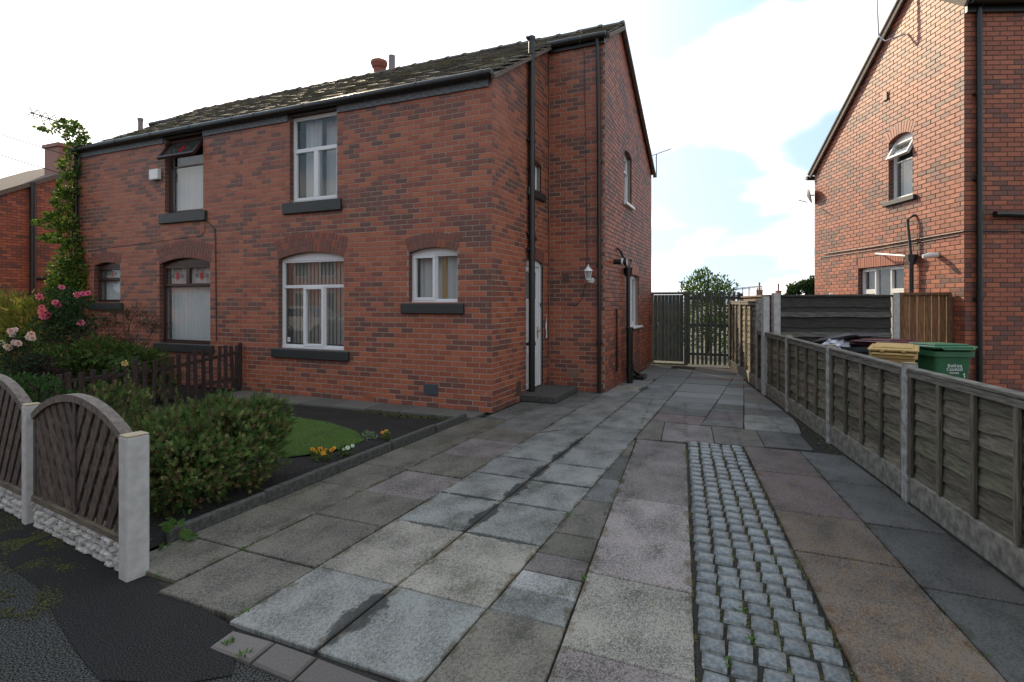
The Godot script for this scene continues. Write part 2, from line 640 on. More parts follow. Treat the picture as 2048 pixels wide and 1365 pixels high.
# bricks on edge over an opening, in rings
func arch(par: Node, w: Transform3D, o: Dictionary) -> void:
	var mb := MB.new()
	var wd: float = o.b - o.a
	var cx: float = (o.a + o.b) / 2
	var rings: int = o.get("rings", 1)
	var th: float = o.ring / rings
	var rise: float = o.get("rise", 0.0)
	if rise <= 0.0:
		var n := int(round(wd / 0.08))
		for i in n:
			var a: float = o.a + wd * i / n
			var b: float = o.a + wd * (i + 1) / n
			mb.col = tones[(rng.randi() % 6) + o.get("tone", 4)]
			mb.piece(w, [Vector2(a + 0.004, o.ys + 0.004), Vector2(b - 0.004, o.ys + 0.004), Vector2(b - 0.004, o.ys + th - 0.004), Vector2(a + 0.004, o.ys + th - 0.004)], -0.10, rf(0, 0.003), 0.003)
	else:
		var R := (wd * wd / 4 + rise * rise) / (2 * rise)
		var cy: float = o.ys + rise - R
		var half := asin(wd / 2 / R)
		for r in rings:
			var r0 := R + r * th + 0.004
			var r1 := R + (r + 1) * th - 0.004
			var n := int(round(2 * half * (r0 + th / 2) / 0.079))
			for i in n:
				var a0 := -half + 2 * half * i / n + 0.0045 / r0
				var a1 := -half + 2 * half * (i + 1) / n - 0.0045 / r0
				mb.col = tones[(rng.randi() % 7) + o.get("tone", 7)]
				mb.piece(w, [Vector2(cx + sin(a0) * r0, cy + cos(a0) * r0), Vector2(cx + sin(a1) * r0, cy + cos(a1) * r0), Vector2(cx + sin(a1) * r1, cy + cos(a1) * r1), Vector2(cx + sin(a0) * r1, cy + cos(a0) * r1)], -0.10, rf(0.003, 0.006), 0.003)
	var n2 := part("brick_arch", mb, M.brick, par)
	n2.set_meta("kind", "stuff")

# brick cheeks and soffit of an opening
func reveal(par: Node, w: Transform3D, o: Dictionary) -> void:
	var mb := MB.new()
	var dp := 0.22
	for side in 2:
		var s: float = o.a if side == 0 else o.b
		var f: Transform3D
		if side == 0:
			f = Transform3D(Basis(-w.basis.z, w.basis.y, w.basis.x), w * Vector3(s, 0, -0.006))
		else:
			f = Transform3D(Basis(w.basis.z, w.basis.y, -w.basis.x), w * Vector3(s, 0, -dp))
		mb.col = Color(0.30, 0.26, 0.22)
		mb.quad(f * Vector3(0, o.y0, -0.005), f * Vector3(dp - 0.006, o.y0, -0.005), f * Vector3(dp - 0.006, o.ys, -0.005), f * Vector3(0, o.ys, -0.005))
		var k := int(ceil(o.y0 / COURSE))
		while (k + 1) * COURSE < o.ys + 0.02:
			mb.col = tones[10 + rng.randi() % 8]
			mb.piece(f, [Vector2(0.0, k * COURSE + 0.005), Vector2(0.105, k * COURSE + 0.005), Vector2(0.105, (k + 1) * COURSE - 0.005), Vector2(0.0, (k + 1) * COURSE - 0.005)], -0.03, 0.0, 0.003)
			k += 1
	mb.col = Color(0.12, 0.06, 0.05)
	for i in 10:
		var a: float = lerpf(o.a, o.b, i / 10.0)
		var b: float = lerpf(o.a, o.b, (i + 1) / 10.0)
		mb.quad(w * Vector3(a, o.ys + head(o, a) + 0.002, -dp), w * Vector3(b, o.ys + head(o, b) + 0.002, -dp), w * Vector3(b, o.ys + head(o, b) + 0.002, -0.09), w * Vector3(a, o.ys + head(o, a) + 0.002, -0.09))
	part("reveal", mb, M.brick, par)

# the bricks of a house: the 300 that show largest each on its own, the others joined wall by wall
func lay_bricks(most := 300) -> void:
	loose.sort_custom(func(a, b): return a[0] > b[0])
	var h := COURSE / 2 - 0.006
	for i in loose.size():
		var e: Array = loose[i]
		if i < most and e[0] > 0.0:
			var m := MeshInstance3D.new()
			m.name = "brick"
			m.mesh = brick_meshes[e[3]]
			m.material_override = M.brick
			m.transform = e[2]
			(e[1] as Node).add_child(m, true)
		else:
			var mb: MB = walls[e[1]]
			mb.col = tones[e[3]]
			mb.piece(e[2], [Vector2(0.006, -h), Vector2(BRICK - 0.006, -h), Vector2(BRICK - 0.006, h), Vector2(0.006, h)], -0.03, 0.0, 0.0035)
	for nd: Node in walls:
		var b := part("brickwork", walls[nd], M.brick, nd)
		b.set_meta("kind", "stuff")
	loose.clear()
	walls.clear()

# ---------------------------------------------------------------- windows
# lights: [x0, y0, x1, y1, sash] as fractions of the opening; o: the opening
func window(par: Node, w: Transform3D, o: Dictionary, lights: Array, m: Material, k := {}) -> MeshInstance3D:
	var mb := MB.new()
	var fb: float = k.get("back", -0.16)
	var ff: float = k.get("front", -0.095)
	var fw: float = k.get("bar", 0.035)
	var y1: float = o.ys
	var a: float = o.a
	var b: float = o.b
	mb.wb(w, a, b, o.y0, o.y0 + 0.04, fb, ff + 0.012, 0.004)
	mb.wb(w, a, a + 0.03, o.y0 + 0.04, y1, fb, ff, 0.004)
	mb.wb(w, b - 0.03, b, o.y0 + 0.04, y1, fb, ff, 0.004)
	mb.wb(w, a + 0.03, b - 0.03, y1 - 0.035, y1, fb, ff, 0.004)
	if o.get("rise", 0.0) > 0.0:
		var pl := PackedVector2Array()
		pl.append(Vector2(a, y1))
		pl.append(Vector2(b, y1))
		for i in range(9, 0, -1):
			var s := lerpf(a, b, i / 10.0)
			pl.append(Vector2(s, y1 + head(o, s) + 0.002))
		mb.prism(w, pl, fb, ff - 0.006)
	var node := wpart("window", mb, m, par)
	var ia := a + 0.03
	var ib := b - 0.03
	var j0: float = o.y0 + 0.04
	var j1 := y1 - 0.035
	for l: Array in lights:
		var x0 := lerpf(ia, ib, l[0])
		var x1 := lerpf(ia, ib, l[2])
		var v0 := lerpf(j0, j1, l[1])
		var v1 := lerpf(j0, j1, l[3])
		var f := MB.new()
		var wd := fw * (1.45 if l[4] else 0.8)
		var d1 := ff + (0.016 if l[4] else -0.006)
		var W := w
		var open: float = l[5] if l.size() > 5 else 0.0
		if open != 0.0:
			W = w * Transform3D(Basis(), Vector3(0, v1, ff)) * Transform3D(Basis(Vector3.RIGHT, -open), Vector3.ZERO) * Transform3D(Basis(), Vector3(0, -v1, -ff))
		f.wb(W, x0, x1, v0, v0 + wd, fb + 0.02, d1, 0.005)
		f.wb(W, x0, x1, v1 - wd, v1, fb + 0.02, d1, 0.005)
		f.wb(W, x0, x0 + wd, v0 + wd, v1 - wd, fb + 0.02, d1, 0.005)
		f.wb(W, x1 - wd, x1, v0 + wd, v1 - wd, fb + 0.02, d1, 0.005)
		part("sash" if l[4] else "window_frame", f, m, node)
		var g := MB.new()
		var gd := ff - 0.03
		g.quad(W * Vector3(x0 + wd - 0.004, v0 + wd - 0.004, gd), W * Vector3(x1 - wd + 0.004, v0 + wd - 0.004, gd), W * Vector3(x1 - wd + 0.004, v1 - wd + 0.004, gd), W * Vector3(x0 + wd - 0.004, v1 - wd + 0.004, gd))
		part("pane", g, k.get("glass", M.glass), node)
		if l.size() > 6:
			motif(node, W, (x0 + x1) / 2, (v0 + v1) / 2, gd + 0.003, minf(x1 - x0, v1 - v0) * 0.36)
	return node

func motif(par: Node, w: Transform3D, x: float, y: float, d: float, r: float) -> void:
	var red := MB.new()
	var pl := PackedVector2Array()
	for i in 16:
		var q := r * (0.75 if i % 2 else 0.45) * (1.0 if i % 4 else 0.85)
		pl.append(Vector2(x + cos(TAU * i / 16) * q * 0.8, y + sin(TAU * i / 16) * q))
	red.prism(w, pl, d - 0.001, d + 0.001)
	part("red_motif", red, M.red_glass, par)
	var gr := MB.new()
	for sx: float in [-1.0, 1.0]:
		for i in 3:
			var c := Vector2(x + sx * r * (0.8 + 0.22 * i), y)
			var h := r * (0.42 - 0.11 * i)
			gr.prism(w, PackedVector2Array([c + Vector2(0, -h), c + Vector2(r * 0.09, 0), c + Vector2(0, h), c - Vector2(r * 0.09, 0)]), d - 0.001, d + 0.001)
	part("leaf_motif", gr, M.slat_green, par)

# a hanging net or curtain with folds
func curtain(par: Node, w: Transform3D, a: float, b: float, y0: float, y1: float, d: float, m: Material, folds := 0.02, called := "curtain") -> void:
	var mb := MB.new()
	var n := int((b - a) / 0.018)
	var pr := []
	for i in n + 1:
		pr.append(d + folds * sin(i * 1.15 + sin(i * 0.37) * 1.5))
	for i in n:
		var s0 := lerpf(a, b, float(i) / n)
		var s1 := lerpf(a, b, float(i + 1) / n)
		mb.quad(w * Vector3(s0, y0, pr[i]), w * Vector3(s1, y0, pr[i + 1]), w * Vector3(s1, y1, pr[i + 1] * 1.0), w * Vector3(s0, y1, pr[i]))
	part(called, mb, m, par)

func blinds(par: Node, w: Transform3D, a: float, b: float, y0: float, y1: float, d: float, turn: float, m: Material) -> void:
	var n := int((b - a) / 0.085)
	for i in n:
		var s := lerpf(a, b, (i + 0.5) / n)
		var mb := MB.new()
		mb.box(w * Transform3D(Basis(Vector3.UP, turn + rf(-0.05, 0.05)), Vector3(s, (y0 + y1) / 2, d)), Vector3(0.088, y1 - y0, 0.002))
		part("blind_slat", mb, m, par)

func sill(par: Node, w: Transform3D, o: Dictionary, m: Material, over := 0.12, h := 0.165, out := 0.06) -> void:
	var mb := MB.new()
	mb.wb(w, o.a - over, o.b + over, o.y0 - h, o.y0 - 0.002, -0.12, out, 0.012)
	part("window_sill", mb, m, par)

# ---------------------------------------------------------------- roofs
# slates on a slope: f has x along the eaves, y up the slope, z out of it; ok(x, y) says where the roof is
func slates(par: Node, f: Transform3D, x0: float, x1: float, len: float, ok: Callable, mossy := 1.0) -> void:
	var mb := MB.new()
	var g := 0.19
	var wd := 0.27
	for r in int(len / g) + 1:
		var y := r * g
		var x := x0 - (wd / 2 if r % 2 else 0.0)
		while x < x1:
			var a := maxf(x, x0)
			var b := minf(x + wd, x1)
			x += wd
			if b - a < 0.05 or not ok.call((a + b) / 2, y + g / 2):
				continue
			var k := rf(0.6, 1.15)
			var c := Color(0.19, 0.175, 0.15) * k
			if rng.randf() < 0.38 * mossy:
				c = Color(0.20, 0.185, 0.105) * k
			elif rng.randf() < 0.2:
				c = Color(0.27, 0.235, 0.19) * k
			c.a = 1.0
			mb.col = c
			var lift := rf(0.0, 0.012)
			var e := minf(y + g * 1.5, len + 0.02)
			var sk := rf(-0.012, 0.012)
			var q0 := Vector3(a + 0.003, y - 0.01 + sk, 0.030 + lift)
			var q1 := Vector3(b - 0.003, y - 0.01 - sk, 0.030 + rf(0.0, 0.012))
			var q2 := Vector3(b - 0.003, e, 0.008)
			var q3 := Vector3(a + 0.003, e, 0.008)
			var dn := Vector3(0, 0, -0.014)
			mb.quad(f * q0, f * q1, f * q2, f * q3)
			mb.quad(f * (q0 + dn), f * (q1 + dn), f * q1, f * q0)
			mb.quad(f * q1, f * (q1 + dn), f * (q2 + dn), f * q2)
			mb.quad(f * (q0 + dn), f * q0, f * q3, f * (q3 + dn))
	var nd := part("roof_slates", mb, M.slate, par)
	nd.set_meta("kind", "stuff")

func pipe(par: Node, called: String, pts: Array, r: float, m: Material, collars := [], wallside := Vector3.ZERO, seg := 14) -> MeshInstance3D:
	var mb := MB.new()
	mb.tube(pts, r, seg)
	var nd := wpart(called, mb, m, par)
	for y: float in collars:
		var c := MB.new()
		var p: Vector3 = pts[0]
		c.tube([Vector3(p.x, y - 0.035, p.z), Vector3(p.x, y - 0.03, p.z), Vector3(p.x, y + 0.03, p.z), Vector3(p.x, y + 0.035, p.z)], [r, r * 1.22, r * 1.22, r], seg)
		if wallside != Vector3.ZERO:
			var sd := wallside.cross(Vector3.UP).normalized()
			c.box(Transform3D(Basis(sd, Vector3.UP, wallside), Vector3(p.x, y, p.z) + wallside * r * 0.9), Vector3(r * 3.2, 0.045, 0.05), 0.006)
		part("pipe_collar", c, m, nd)
	return nd

# ---------------------------------------------------------------- the pair of semis
const ZF := -7.342      # front wall
const ZR := -9.80       # recessed front wall beside the door
const ZB := -14.73      # back wall
const ZRIDGE := -11.05
const YE := 5.03        # eaves
const YRIDGE := 7.22
const XPARTY := -8.70
const XW := -3.554      # flank of the front wing
const XG := -2.469      # gable
const SLOPE := (7.22 - 5.03) / (11.05 - 7.342)
const BSLOPE := (7.22 - 5.05) / (14.73 - 11.05)

func slab_quad(mb: MB, a: Vector3, b: Vector3, c: Vector3, d: Vector3) -> void:
	mb.quad(a, b, c, d)

func roof_half(par: Node, xa: float, xb: float, mirror: bool) -> void:
	# xa..xb: the wing's eaves; beyond the wing the roof goes on over the recess
	var xr := XG + 0.07 if not mirror else 2 * XPARTY - XG - 0.07
	var lo := minf(xa, xr)
	var hi := maxf(xb, xr)
	var ze := ZF + 0.10
	var ye := YE - SLOPE * 0.10 + 0.03
	var up := Vector3(0, YRIDGE + 0.03 - ye, ZRIDGE - ze)
	var len := up.length()
	var f := Transform3D(Basis(Vector3.RIGHT, up / len, Vector3.RIGHT.cross(up / len)), Vector3(0, ye, ze))
	# boarding under the slates
	var mb := MB.new()
	var zr := ZR + 0.06
	var yr := ye + (ze - zr) * SLOPE
	mb.col = Color(0.5, 0.5, 0.5)
	mb.quad(Vector3(xa, ye, ze), Vector3(xb, ye, ze), Vector3(xb, yr, zr), Vector3(xa, yr, zr))
	mb.quad(Vector3(lo, yr, zr), Vector3(hi, yr, zr), Vector3(hi, YRIDGE + 0.03, ZRIDGE), Vector3(lo, YRIDGE + 0.03, ZRIDGE))
	var zb := ZB - 0.12
	var yb := YE + 0.05 - BSLOPE * 0.12
	mb.quad(Vector3(lo, YRIDGE + 0.03, ZRIDGE), Vector3(hi, YRIDGE + 0.03, ZRIDGE), Vector3(hi, yb, zb), Vector3(lo, yb, zb))
	var roof := wpart("roof", mb, M.roof_plain, par)
	var zrec := (ze - zr) / -up.normalized().z
	var inside := func(x: float, y: float) -> bool: return (x > xa and x < xb) or y > zrec - 0.1
	slates(roof, f, lo, hi, len, inside)
	var upb := Vector3(0, YRIDGE + 0.03 - yb, ZRIDGE - zb)
	var lb := upb.length()
	var fb := Transform3D(Basis(Vector3.LEFT, upb / lb, Vector3.LEFT.cross(upb / lb)), Vector3(0, yb, zb))
	slates(roof, fb, -hi, -lo, lb, func(_x, _y): return true)
	# ridge tiles
	var n := int(round((hi - lo) / 0.46))
	for i in n:
		var r := MB.new()
		var x0 := lo + (hi - lo) * i / n
		var x1 := lo + (hi - lo) * (i + 1) / n
		var dy := rf(-0.008, 0.012)
		for q in 6:
			var a0 := PI * (0.1 + 0.8 * q / 6.0)
			var a1 := PI * (0.1 + 0.8 * (q + 1) / 6.0)
			for s in 2:
				var e0 := x0 if s == 0 else x1 - 0.06
				var e1 := x1 - 0.06 if s == 0 else x1 + 0.015
				var rr := 0.125 if s == 0 else 0.14
				var P := Vector3(0, YRIDGE - 0.045 + dy, ZRIDGE)
				r.quad(P + Vector3(e0, sin(a0) * rr, cos(a0) * rr), P + Vector3(e1, sin(a0) * rr, cos(a0) * rr), P + Vector3(e1, sin(a1) * rr, cos(a1) * rr), P + Vector3(e0, sin(a1) * rr, cos(a1) * rr))
				if s == 1:
					r.tri(P + Vector3(e1, sin(a0) * rr, cos(a0) * rr), P + Vector3(e1, 0, 0), P + Vector3(e1, sin(a1) * rr, cos(a1) * rr))
					r.tri(P + Vector3(e0, sin(a1) * rr, cos(a1) * rr), P + Vector3(e0, 0, 0), P + Vector3(e0, sin(a0) * rr, cos(a0) * rr))
		part("ridge_tile", r, M.ridge_tile, roof)
	# mortar verges
	var xv := xb if not mirror else xa
	var vb := MB.new()
	var d := 0.05
	var xo := xr
	for seg: Array in [[xv, ye, ze, yr, zr], [xo, yr, zr, YRIDGE, ZRIDGE], [xo, yb, zb, YRIDGE, ZRIDGE]]:
		var A := Vector3(seg[0], seg[1] - d, seg[2])
		var B := Vector3(seg[0], seg[3] - d, seg[4])
		var dir := (B - A)
		var l := dir.length()
		dir /= l
		vb.box(Transform3D(Basis(dir, Vector3.RIGHT.cross(dir).normalized() * -1.0, dir.cross(Vector3.RIGHT.cross(dir).normalized() * -1.0)), (A + B) / 2), Vector3(l, 0.075, 0.07), 0.01)
	part("verge", vb, M.verge, roof)

func gutter(par: Node, x0: float, x1: float, y: float, z: float) -> void:
	var mb := MB.new()
	var pts := [Vector3(x0, y, z), Vector3(x1, y, z)]
	mb.tube(pts, 0.06, 12)
	var nd := wpart("gutter", mb, M.black_gutter, par)
	var k := x0 + 0.4
	while k < x1 - 0.1:
		var b := MB.new()
		b.tube([Vector3(k, y, z), Vector3(k + 0.05, y, z)], 0.066, 12)
		part("gutter_joint", b, M.black_gutter, nd)
		k += 1.15

func house_right() -> void:
	var h := thing("semi_detached_house", "red brick semi-detached house with white windows and a white side door", "house", Vector3(-5.6, 0, -11))
	var wf := frame(Vector3(XPARTY, 0, ZF), Vector3.RIGHT, Vector3.BACK)
	var ox := -XPARTY
	var big := {"a": -7.82 + ox, "b": -6.33 + ox, "y0": 0.82, "ys": 2.41, "rise": 0.11, "ring": 0.345, "rings": 3}
	var small := {"a": -5.03 + ox, "b": -4.14 + ox, "y0": 1.63, "ys": 2.43, "rise": 0.07, "ring": 0.235, "rings": 2}
	var upw := {"a": -7.55 + ox, "b": -6.48 + ox, "y0": 3.40, "ys": 4.93}
	var L := XW - XPARTY
	wall(h, "front_wall", wf, [Vector2(0, YE), Vector2(L, YE)], [big, small, upw], {"quoin": true, "seed": 5, "dark": 0.05})
	var n := window(h, wf, big, [[0, 0.70, 1, 1, false], [0, 0, 0.34, 0.70, false], [0.34, 0, 0.66, 0.70, true], [0.66, 0, 1, 0.70, false]], M.upvc)
	sill(n, wf, big, M.sill)
	blinds(n, wf, big.a + 0.08, big.b - 0.05, 0.9, 2.38, -0.27, -0.30, M.blind)
	var st := MB.new()
	st.wb(wf, big.a + 0.10, big.a + 0.165, 0.93, 1.01, -0.124, -0.1225)
	part("sticker", st, M.white_plastic, n)
	var sm := MB.new()
	sm.col = Color(0.1, 0.14, 0.13)
	sm.prism(wf, PackedVector2Array([Vector2(big.a + 0.112, 0.966), Vector2(big.a + 0.122, 0.964), Vector2(big.a + 0.137, 0.998), Vector2(big.a + 0.13, 1.0)]), -0.1225, -0.1215)
	sm.prism(wf, PackedVector2Array([Vector2(big.a + 0.138, 0.968), Vector2(big.a + 0.155, 0.968), Vector2(big.a + 0.155, 0.984)]), -0.1225, -0.1215)
	sm.wb(wf, big.a + 0.112, big.a + 0.154, 0.940, 0.948, -0.1225, -0.1215)
	part("sticker_print", sm, M.white_plastic, n)
	n = window(h, wf, small, [[0, 0, 0.5, 1, true], [0.5, 0, 1, 1, false]], M.upvc)
	sill(n, wf, small, M.sill)
	curtain(n, wf, small.a + 0.05, small.b - 0.02, 1.66, 2.42, -0.26, M.curtain, 0.012, "net_curtain")
	curtain(n, wf, (small.a + small.b) / 2 + 0.05, (small.a + small.b) / 2 + 0.12, 1.66, 2.42, -0.22, M.gold_curtain, 0.01)
	n = window(h, wf, upw, [[0, 0.62, 1, 1, false], [0, 0, 0.5, 0.62, true], [0.5, 0, 1, 0.62, true]], M.upvc)
	sill(n, wf, upw, M.sill, 0.12, 0.2)
	curtain(n, wf, upw.a + 0.12, upw.a + 0.48, 3.42, 4.9, -0.28, M.curtain, 0.02)
	curtain(n, wf, upw.a + 0.48, upw.b - 0.03, 3.42, 4.9, -0.40, M.curtain, 0.008, "net_curtain")
	# flank of the wing, with the door
	var ws := frame(Vector3(XW, 0, ZF), Vector3.FORWARD, Vector3.RIGHT)
	var LS := ZF - ZR
	var door := {"a": 1.33, "b": 2.165, "y0": 0.12, "ys": 2.34, "rise": 0.06, "ring": 0.23, "rings": 1}
	var sw := {"a": 1.45, "b": 2.07, "y0": 3.62, "ys": 4.12, "rise": 0.05, "ring": 0.115, "rings": 1}
	wall(h, "wing_wall", ws, [Vector2(0, YE), Vector2(LS, YE + LS * SLOPE)], [door, sw], {"seed": 6, "dark": 0.05, "quoin": true})
	var dm := MB.new()
	dm.wb(ws, door.a, door.a + 0.06, 0.12, 2.34, -0.13, -0.05, 0.005)
	dm.wb(ws, door.b - 0.06, door.b, 0.12, 2.34, -0.13, -0.05, 0.005)
	dm.wb(ws, door.a + 0.06, door.b - 0.06, 2.28, 2.40, -0.13, -0.05, 0.005)
	dm.wb(ws, door.a + 0.06, door.b - 0.06, 0.12, 0.17, -0.13, -0.05, 0.005)
	var dn := wpart("door_frame", dm, M.upvc, h)
	var lf := MB.new()
	var da: float = door.a + 0.065
	var db: float = door.b - 0.065
	lf.wb(ws, da, db, 0.175, 1.70, -0.115, -0.072, 0.004)
	lf.wb(ws, da, db, 2.18, 2.275, -0.115, -0.072, 0.004)
	lf.wb(ws, da, da + 0.1, 1.70, 2.18, -0.115, -0.072, 0.004)
	lf.wb(ws, db - 0.1, db, 1.70, 2.18, -0.115, -0.072, 0.004)
	for r: Array in [[0.26, 0.78], [0.88, 1.62]]:
		for i in 2:
			var q := 0.10 + i * 0.035
			lf.wb(ws, da + q, db - q, r[0] + i * 0.035, r[1] - i * 0.035, -0.08, -0.064 + i * 0.007, 0.006)
	var leaf := part("door", lf, M.upvc, dn)
	var dg := MB.new()
	dg.quad(ws * Vector3(da + 0.095, 1.69, -0.09), ws * Vector3(db - 0.095, 1.69, -0.09), ws * Vector3(db - 0.095, 2.19, -0.09), ws * Vector3(da + 0.095, 2.19, -0.09))
	part("door_glass", dg, M.frosted, dn)
	var hd := MB.new()
	hd.wb(ws, db - 0.065, db - 0.035, 0.98, 1.20, -0.072, -0.062, 0.003)
	hd.tube([ws * Vector3(db - 0.05, 1.12, -0.065), ws * Vector3(db - 0.05, 1.12, -0.025), ws * Vector3(db - 0.16, 1.115, -0.02)], 0.009, 8)
	part("door_handle", hd, M.brass, dn)
	var bell := MB.new()
	bell.wb(ws, door.b - 0.045, door.b - 0.015, 1.56, 1.63, -0.05, -0.035, 0.004)
	part("door_bell", bell, M.black_paint, dn)
	leaf.set_meta("label", "white panelled plastic door leaf")
	var stp := MB.new()
	stp.wb(ws, 1.05, 2.3, 0.002, 0.115, -0.02, 0.62, 0.012)
	wpart("doorstep", stp, M.concrete_dark, h)
	n = window(h, ws, sw, [[0, 0, 1, 1, true]], M.upvc, {"glass": M.frosted})
	sill(n, ws, sw, M.sill, 0.1, 0.14)
	curtain(n, ws, sw.a, sw.b, 3.65, 4.15, -0.25, M.curtain, 0.01, "net_curtain")
	# recessed front wall and the gable
	var wr := frame(Vector3(XW, 0, ZR), Vector3.RIGHT, Vector3.BACK)
	var yr := YE + LS * SLOPE
	wall(h, "recessed_wall", wr, [Vector2(0, yr), Vector2(XG - XW, yr)], [], {"seed": 7, "dark": 0.05})
	var wg := frame(Vector3(XG, 0, ZR), Vector3.FORWARD, Vector3.RIGHT)
	var LG := ZR - ZB
	var gu := {"a": 1.62, "b": 2.36, "y0": 3.74, "ys": 4.78, "rise": 0.08, "ring": 0.115, "rings": 1}
	var gl := {"a": 1.95, "b": 3.22, "y0": 1.10, "ys": 2.25, "ring": 0.235, "rings": 1, "tone": 0}
	wall(h, "gable_wall", wg, [Vector2(0, yr), Vector2(ZR - ZRIDGE, YRIDGE), Vector2(LG, YE + 0.02)], [gu, gl], {"seed": 8, "dark": 0.05, "mortar": M.mortar_shaded})
	n = window(h, wg, gu, [[0, 0.72, 1, 1, false], [0, 0, 1, 0.72, true]], M.upvc)
	sill(n, wg, gu, M.upvc, 0.04, 0.07, 0.07)
	curtain(n, wg, gu.a, gu.b, 3.75, 4.8, -0.25, M.curtain, 0.01, "net_curtain")
	n = window(h, wg, gl, [[0, 0, 0.36, 1, true], [0.36, 0, 0.64, 1, false], [0.64, 0, 1, 1, true]], M.upvc)
	sill(n, wg, gl, M.upvc, 0.04, 0.05, 0.09)
	lay_bricks()
	# plain back and party walls
	var bk := MB.new()
	bk.col = Color(0.3, 0.1, 0.07)
	bk.quad(Vector3(XG, 0, ZB), Vector3(XPARTY, 0, ZB), Vector3(XPARTY, YE, ZB), Vector3(XG, YE, ZB))
	wpart("back_wall", bk, M.brick, h)
	roof_half(h, XPARTY, XW + 0.06, false)
	# eaves board, gutters and pipes
	var fb := MB.new()
	for s: Array in [[0.0, upw.a - 0.02], [upw.b + 0.02, L - 0.05]]:
		fb.wb(wf, s[0], s[1], 4.85, 4.99, 0.004, 0.03, 0.004)
	wpart("fascia", fb, M.fascia, h)
	var hb := MB.new()
	hb.wb(wf, upw.a - 0.02, upw.b + 0.02, 4.935, 5.0, -0.1, 0.028)
	wpart("window_head", hb, M.black_gutter, h)
	gutter(h, XPARTY, XW + 0.05, YE - 0.015, ZF + 0.10)
	gutter(h, XW + 0.02, XG + 0.04, yr - 0.03, ZR + 0.11)
	var rb := MB.new()
	rb.wb(wr, 0.02, XG - XW, yr - 0.15, yr - 0.02, 0.004, 0.05)
	wpart("fascia", rb, M.black_gutter, h)
	var sp := Vector3(-3.485, 0, -8.76)
	pipe(h, "soil_pipe", [sp + Vector3(0, 0.005, 0), sp + Vector3(0, 6.2, 0)], 0.056, M.black_paint, [0.93, 2.55, 2.82, 4.42, 6.16], Vector3.LEFT)
	var br := MB.new()
	br.tube([sp + Vector3(0, 2.66, 0), sp + Vector3(0, 2.74, -0.12), sp + Vector3(-0.07, 2.78, -0.2)], 0.05, 12)
	wpart("soil_branch", br, M.black_paint, h)
	var dp := Vector3(-2.565, 0, ZR + 0.06)
	pipe(h, "downpipe", [dp + Vector3(0, 0.01, 0), dp + Vector3(0, 4.2, 0), dp + Vector3(-0.025, 6.3, 0), dp + Vector3(-0.025, yr - 0.06, 0.05)], 0.034, M.black_paint, [0.9, 2.3, 4.2], Vector3.FORWARD)
	# waste pipes on the gable: hopper head, two arms, a stand pipe, a boiler flue
	var hp := Vector3(XG + 0.08, 0, -11.42)
	var hm := MB.new()
	hm.tube([hp + Vector3(0, 2.17, 0), hp + Vector3(0, 2.2, 0), hp + Vector3(0, 2.36, 0)], [0.05, 0.075, 0.09], 4)
	wpart("hopper_head", hm, M.black_paint, h)
	pipe(h, "waste_downpipe", [hp + Vector3(0, 0.02, 0), hp + Vector3(0, 2.2, 0)], 0.04, M.black_paint)
	pipe(h, "waste_arm", [hp + Vector3(0.0, 2.3, 0.02), hp + Vector3(-0.02, 2.66, 0.62), hp + Vector3(-0.06, 2.69, 0.72)], 0.022, M.dark_steel)
	pipe(h, "waste_arm", [hp + Vector3(0.0, 2.3, -0.02), hp + Vector3(-0.02, 2.54, -0.5), hp + Vector3(-0.07, 2.56, -0.6)], 0.022, M.dark_steel)
	var q := hp + Vector3(0.09, 0, 0.28)
	pipe(h, "stand_pipe", [q + Vector3(0, 0.01, 0), q + Vector3(0, 1.13, 0)], 0.065, M.black_paint, [0.28, 1.1])
	pipe(h, "overflow_pipe", [Vector3(XG + 0.03, 0.3, -10.62), Vector3(XG + 0.03, 1.5, -10.62), Vector3(XG - 0.02, 1.53, -10.62)], 0.018, M.black_paint)
	var fl := MB.new()
	var fp := Vector3(XG, 2.42, -10.5)
	fl.tube([fp, fp + Vector3(0.2, 0, 0), fp + Vector3(0.2, 0, 0), fp + Vector3(0.25, 0, 0)], [0.05, 0.05, 0.075, 0.075], 16)
	wpart("boiler_flue", fl, M.black_paint, h)
	var fr := MB.new()
	fr.tube([fp + Vector3(0.15, 0, 0), fp + Vector3(0.185, 0, 0)], 0.066, 16)
	wpart("flue_ring", fr, M.white_plastic, h)
	var shoe := MB.new()
	shoe.tube([hp + Vector3(0.03, 0.5, -0.04), hp + Vector3(0.06, 0.22, -0.18), hp + Vector3(0.14, 0.09, -0.42)], 0.04, 10)
	shoe.box(Transform3D(Basis(), hp + Vector3(0.12, 0.045, -0.5)), Vector3(0.3, 0.07, 0.42), 0.015)
	wpart("drain_shoe", shoe, M.black_paint, h)
	# air bricks and vents
	var vt := MB.new()
	vt.wb(wf, -4.74 + ox, -4.49 + ox, 0.20, 0.37, 0.0, 0.012, 0.002)
	for i in 6:
		vt.wb(wf, -4.725 + ox, -4.505 + ox, 0.215 + i * 0.025, 0.228 + i * 0.025, 0.0, 0.020, 0.002)
	wpart("wall_vent", vt, M.vent_blue, h)
	var ab := MB.new()
	for i in 9:
		for j in 5:
			ab.col = Color(0.5, 0.16, 0.09)
			ab.wb(wf, -5.93 + ox + i * 0.027, -5.91 + ox + i * 0.027, 0.012 + j * 0.028, 0.032 + j * 0.028, 0, 0.008)
	wpart("air_brick", ab, M.brick, h)
	var ab2 := MB.new()
	ab2.col = Color(0.30, 0.17, 0.12)
	for i in 10:
		ab2.wb(wr, 0.36 + i * 0.027, 0.38 + i * 0.027, 0.26, 0.40, 0, 0.008)
	wpart("air_brick", ab2, M.brick, h)
	ab2 = MB.new()
	ab2.col = Color(0.10, 0.07, 0.06)
	ab2.wb(wr, 0.27, 0.40, 2.03, 2.17, 0, 0.012)
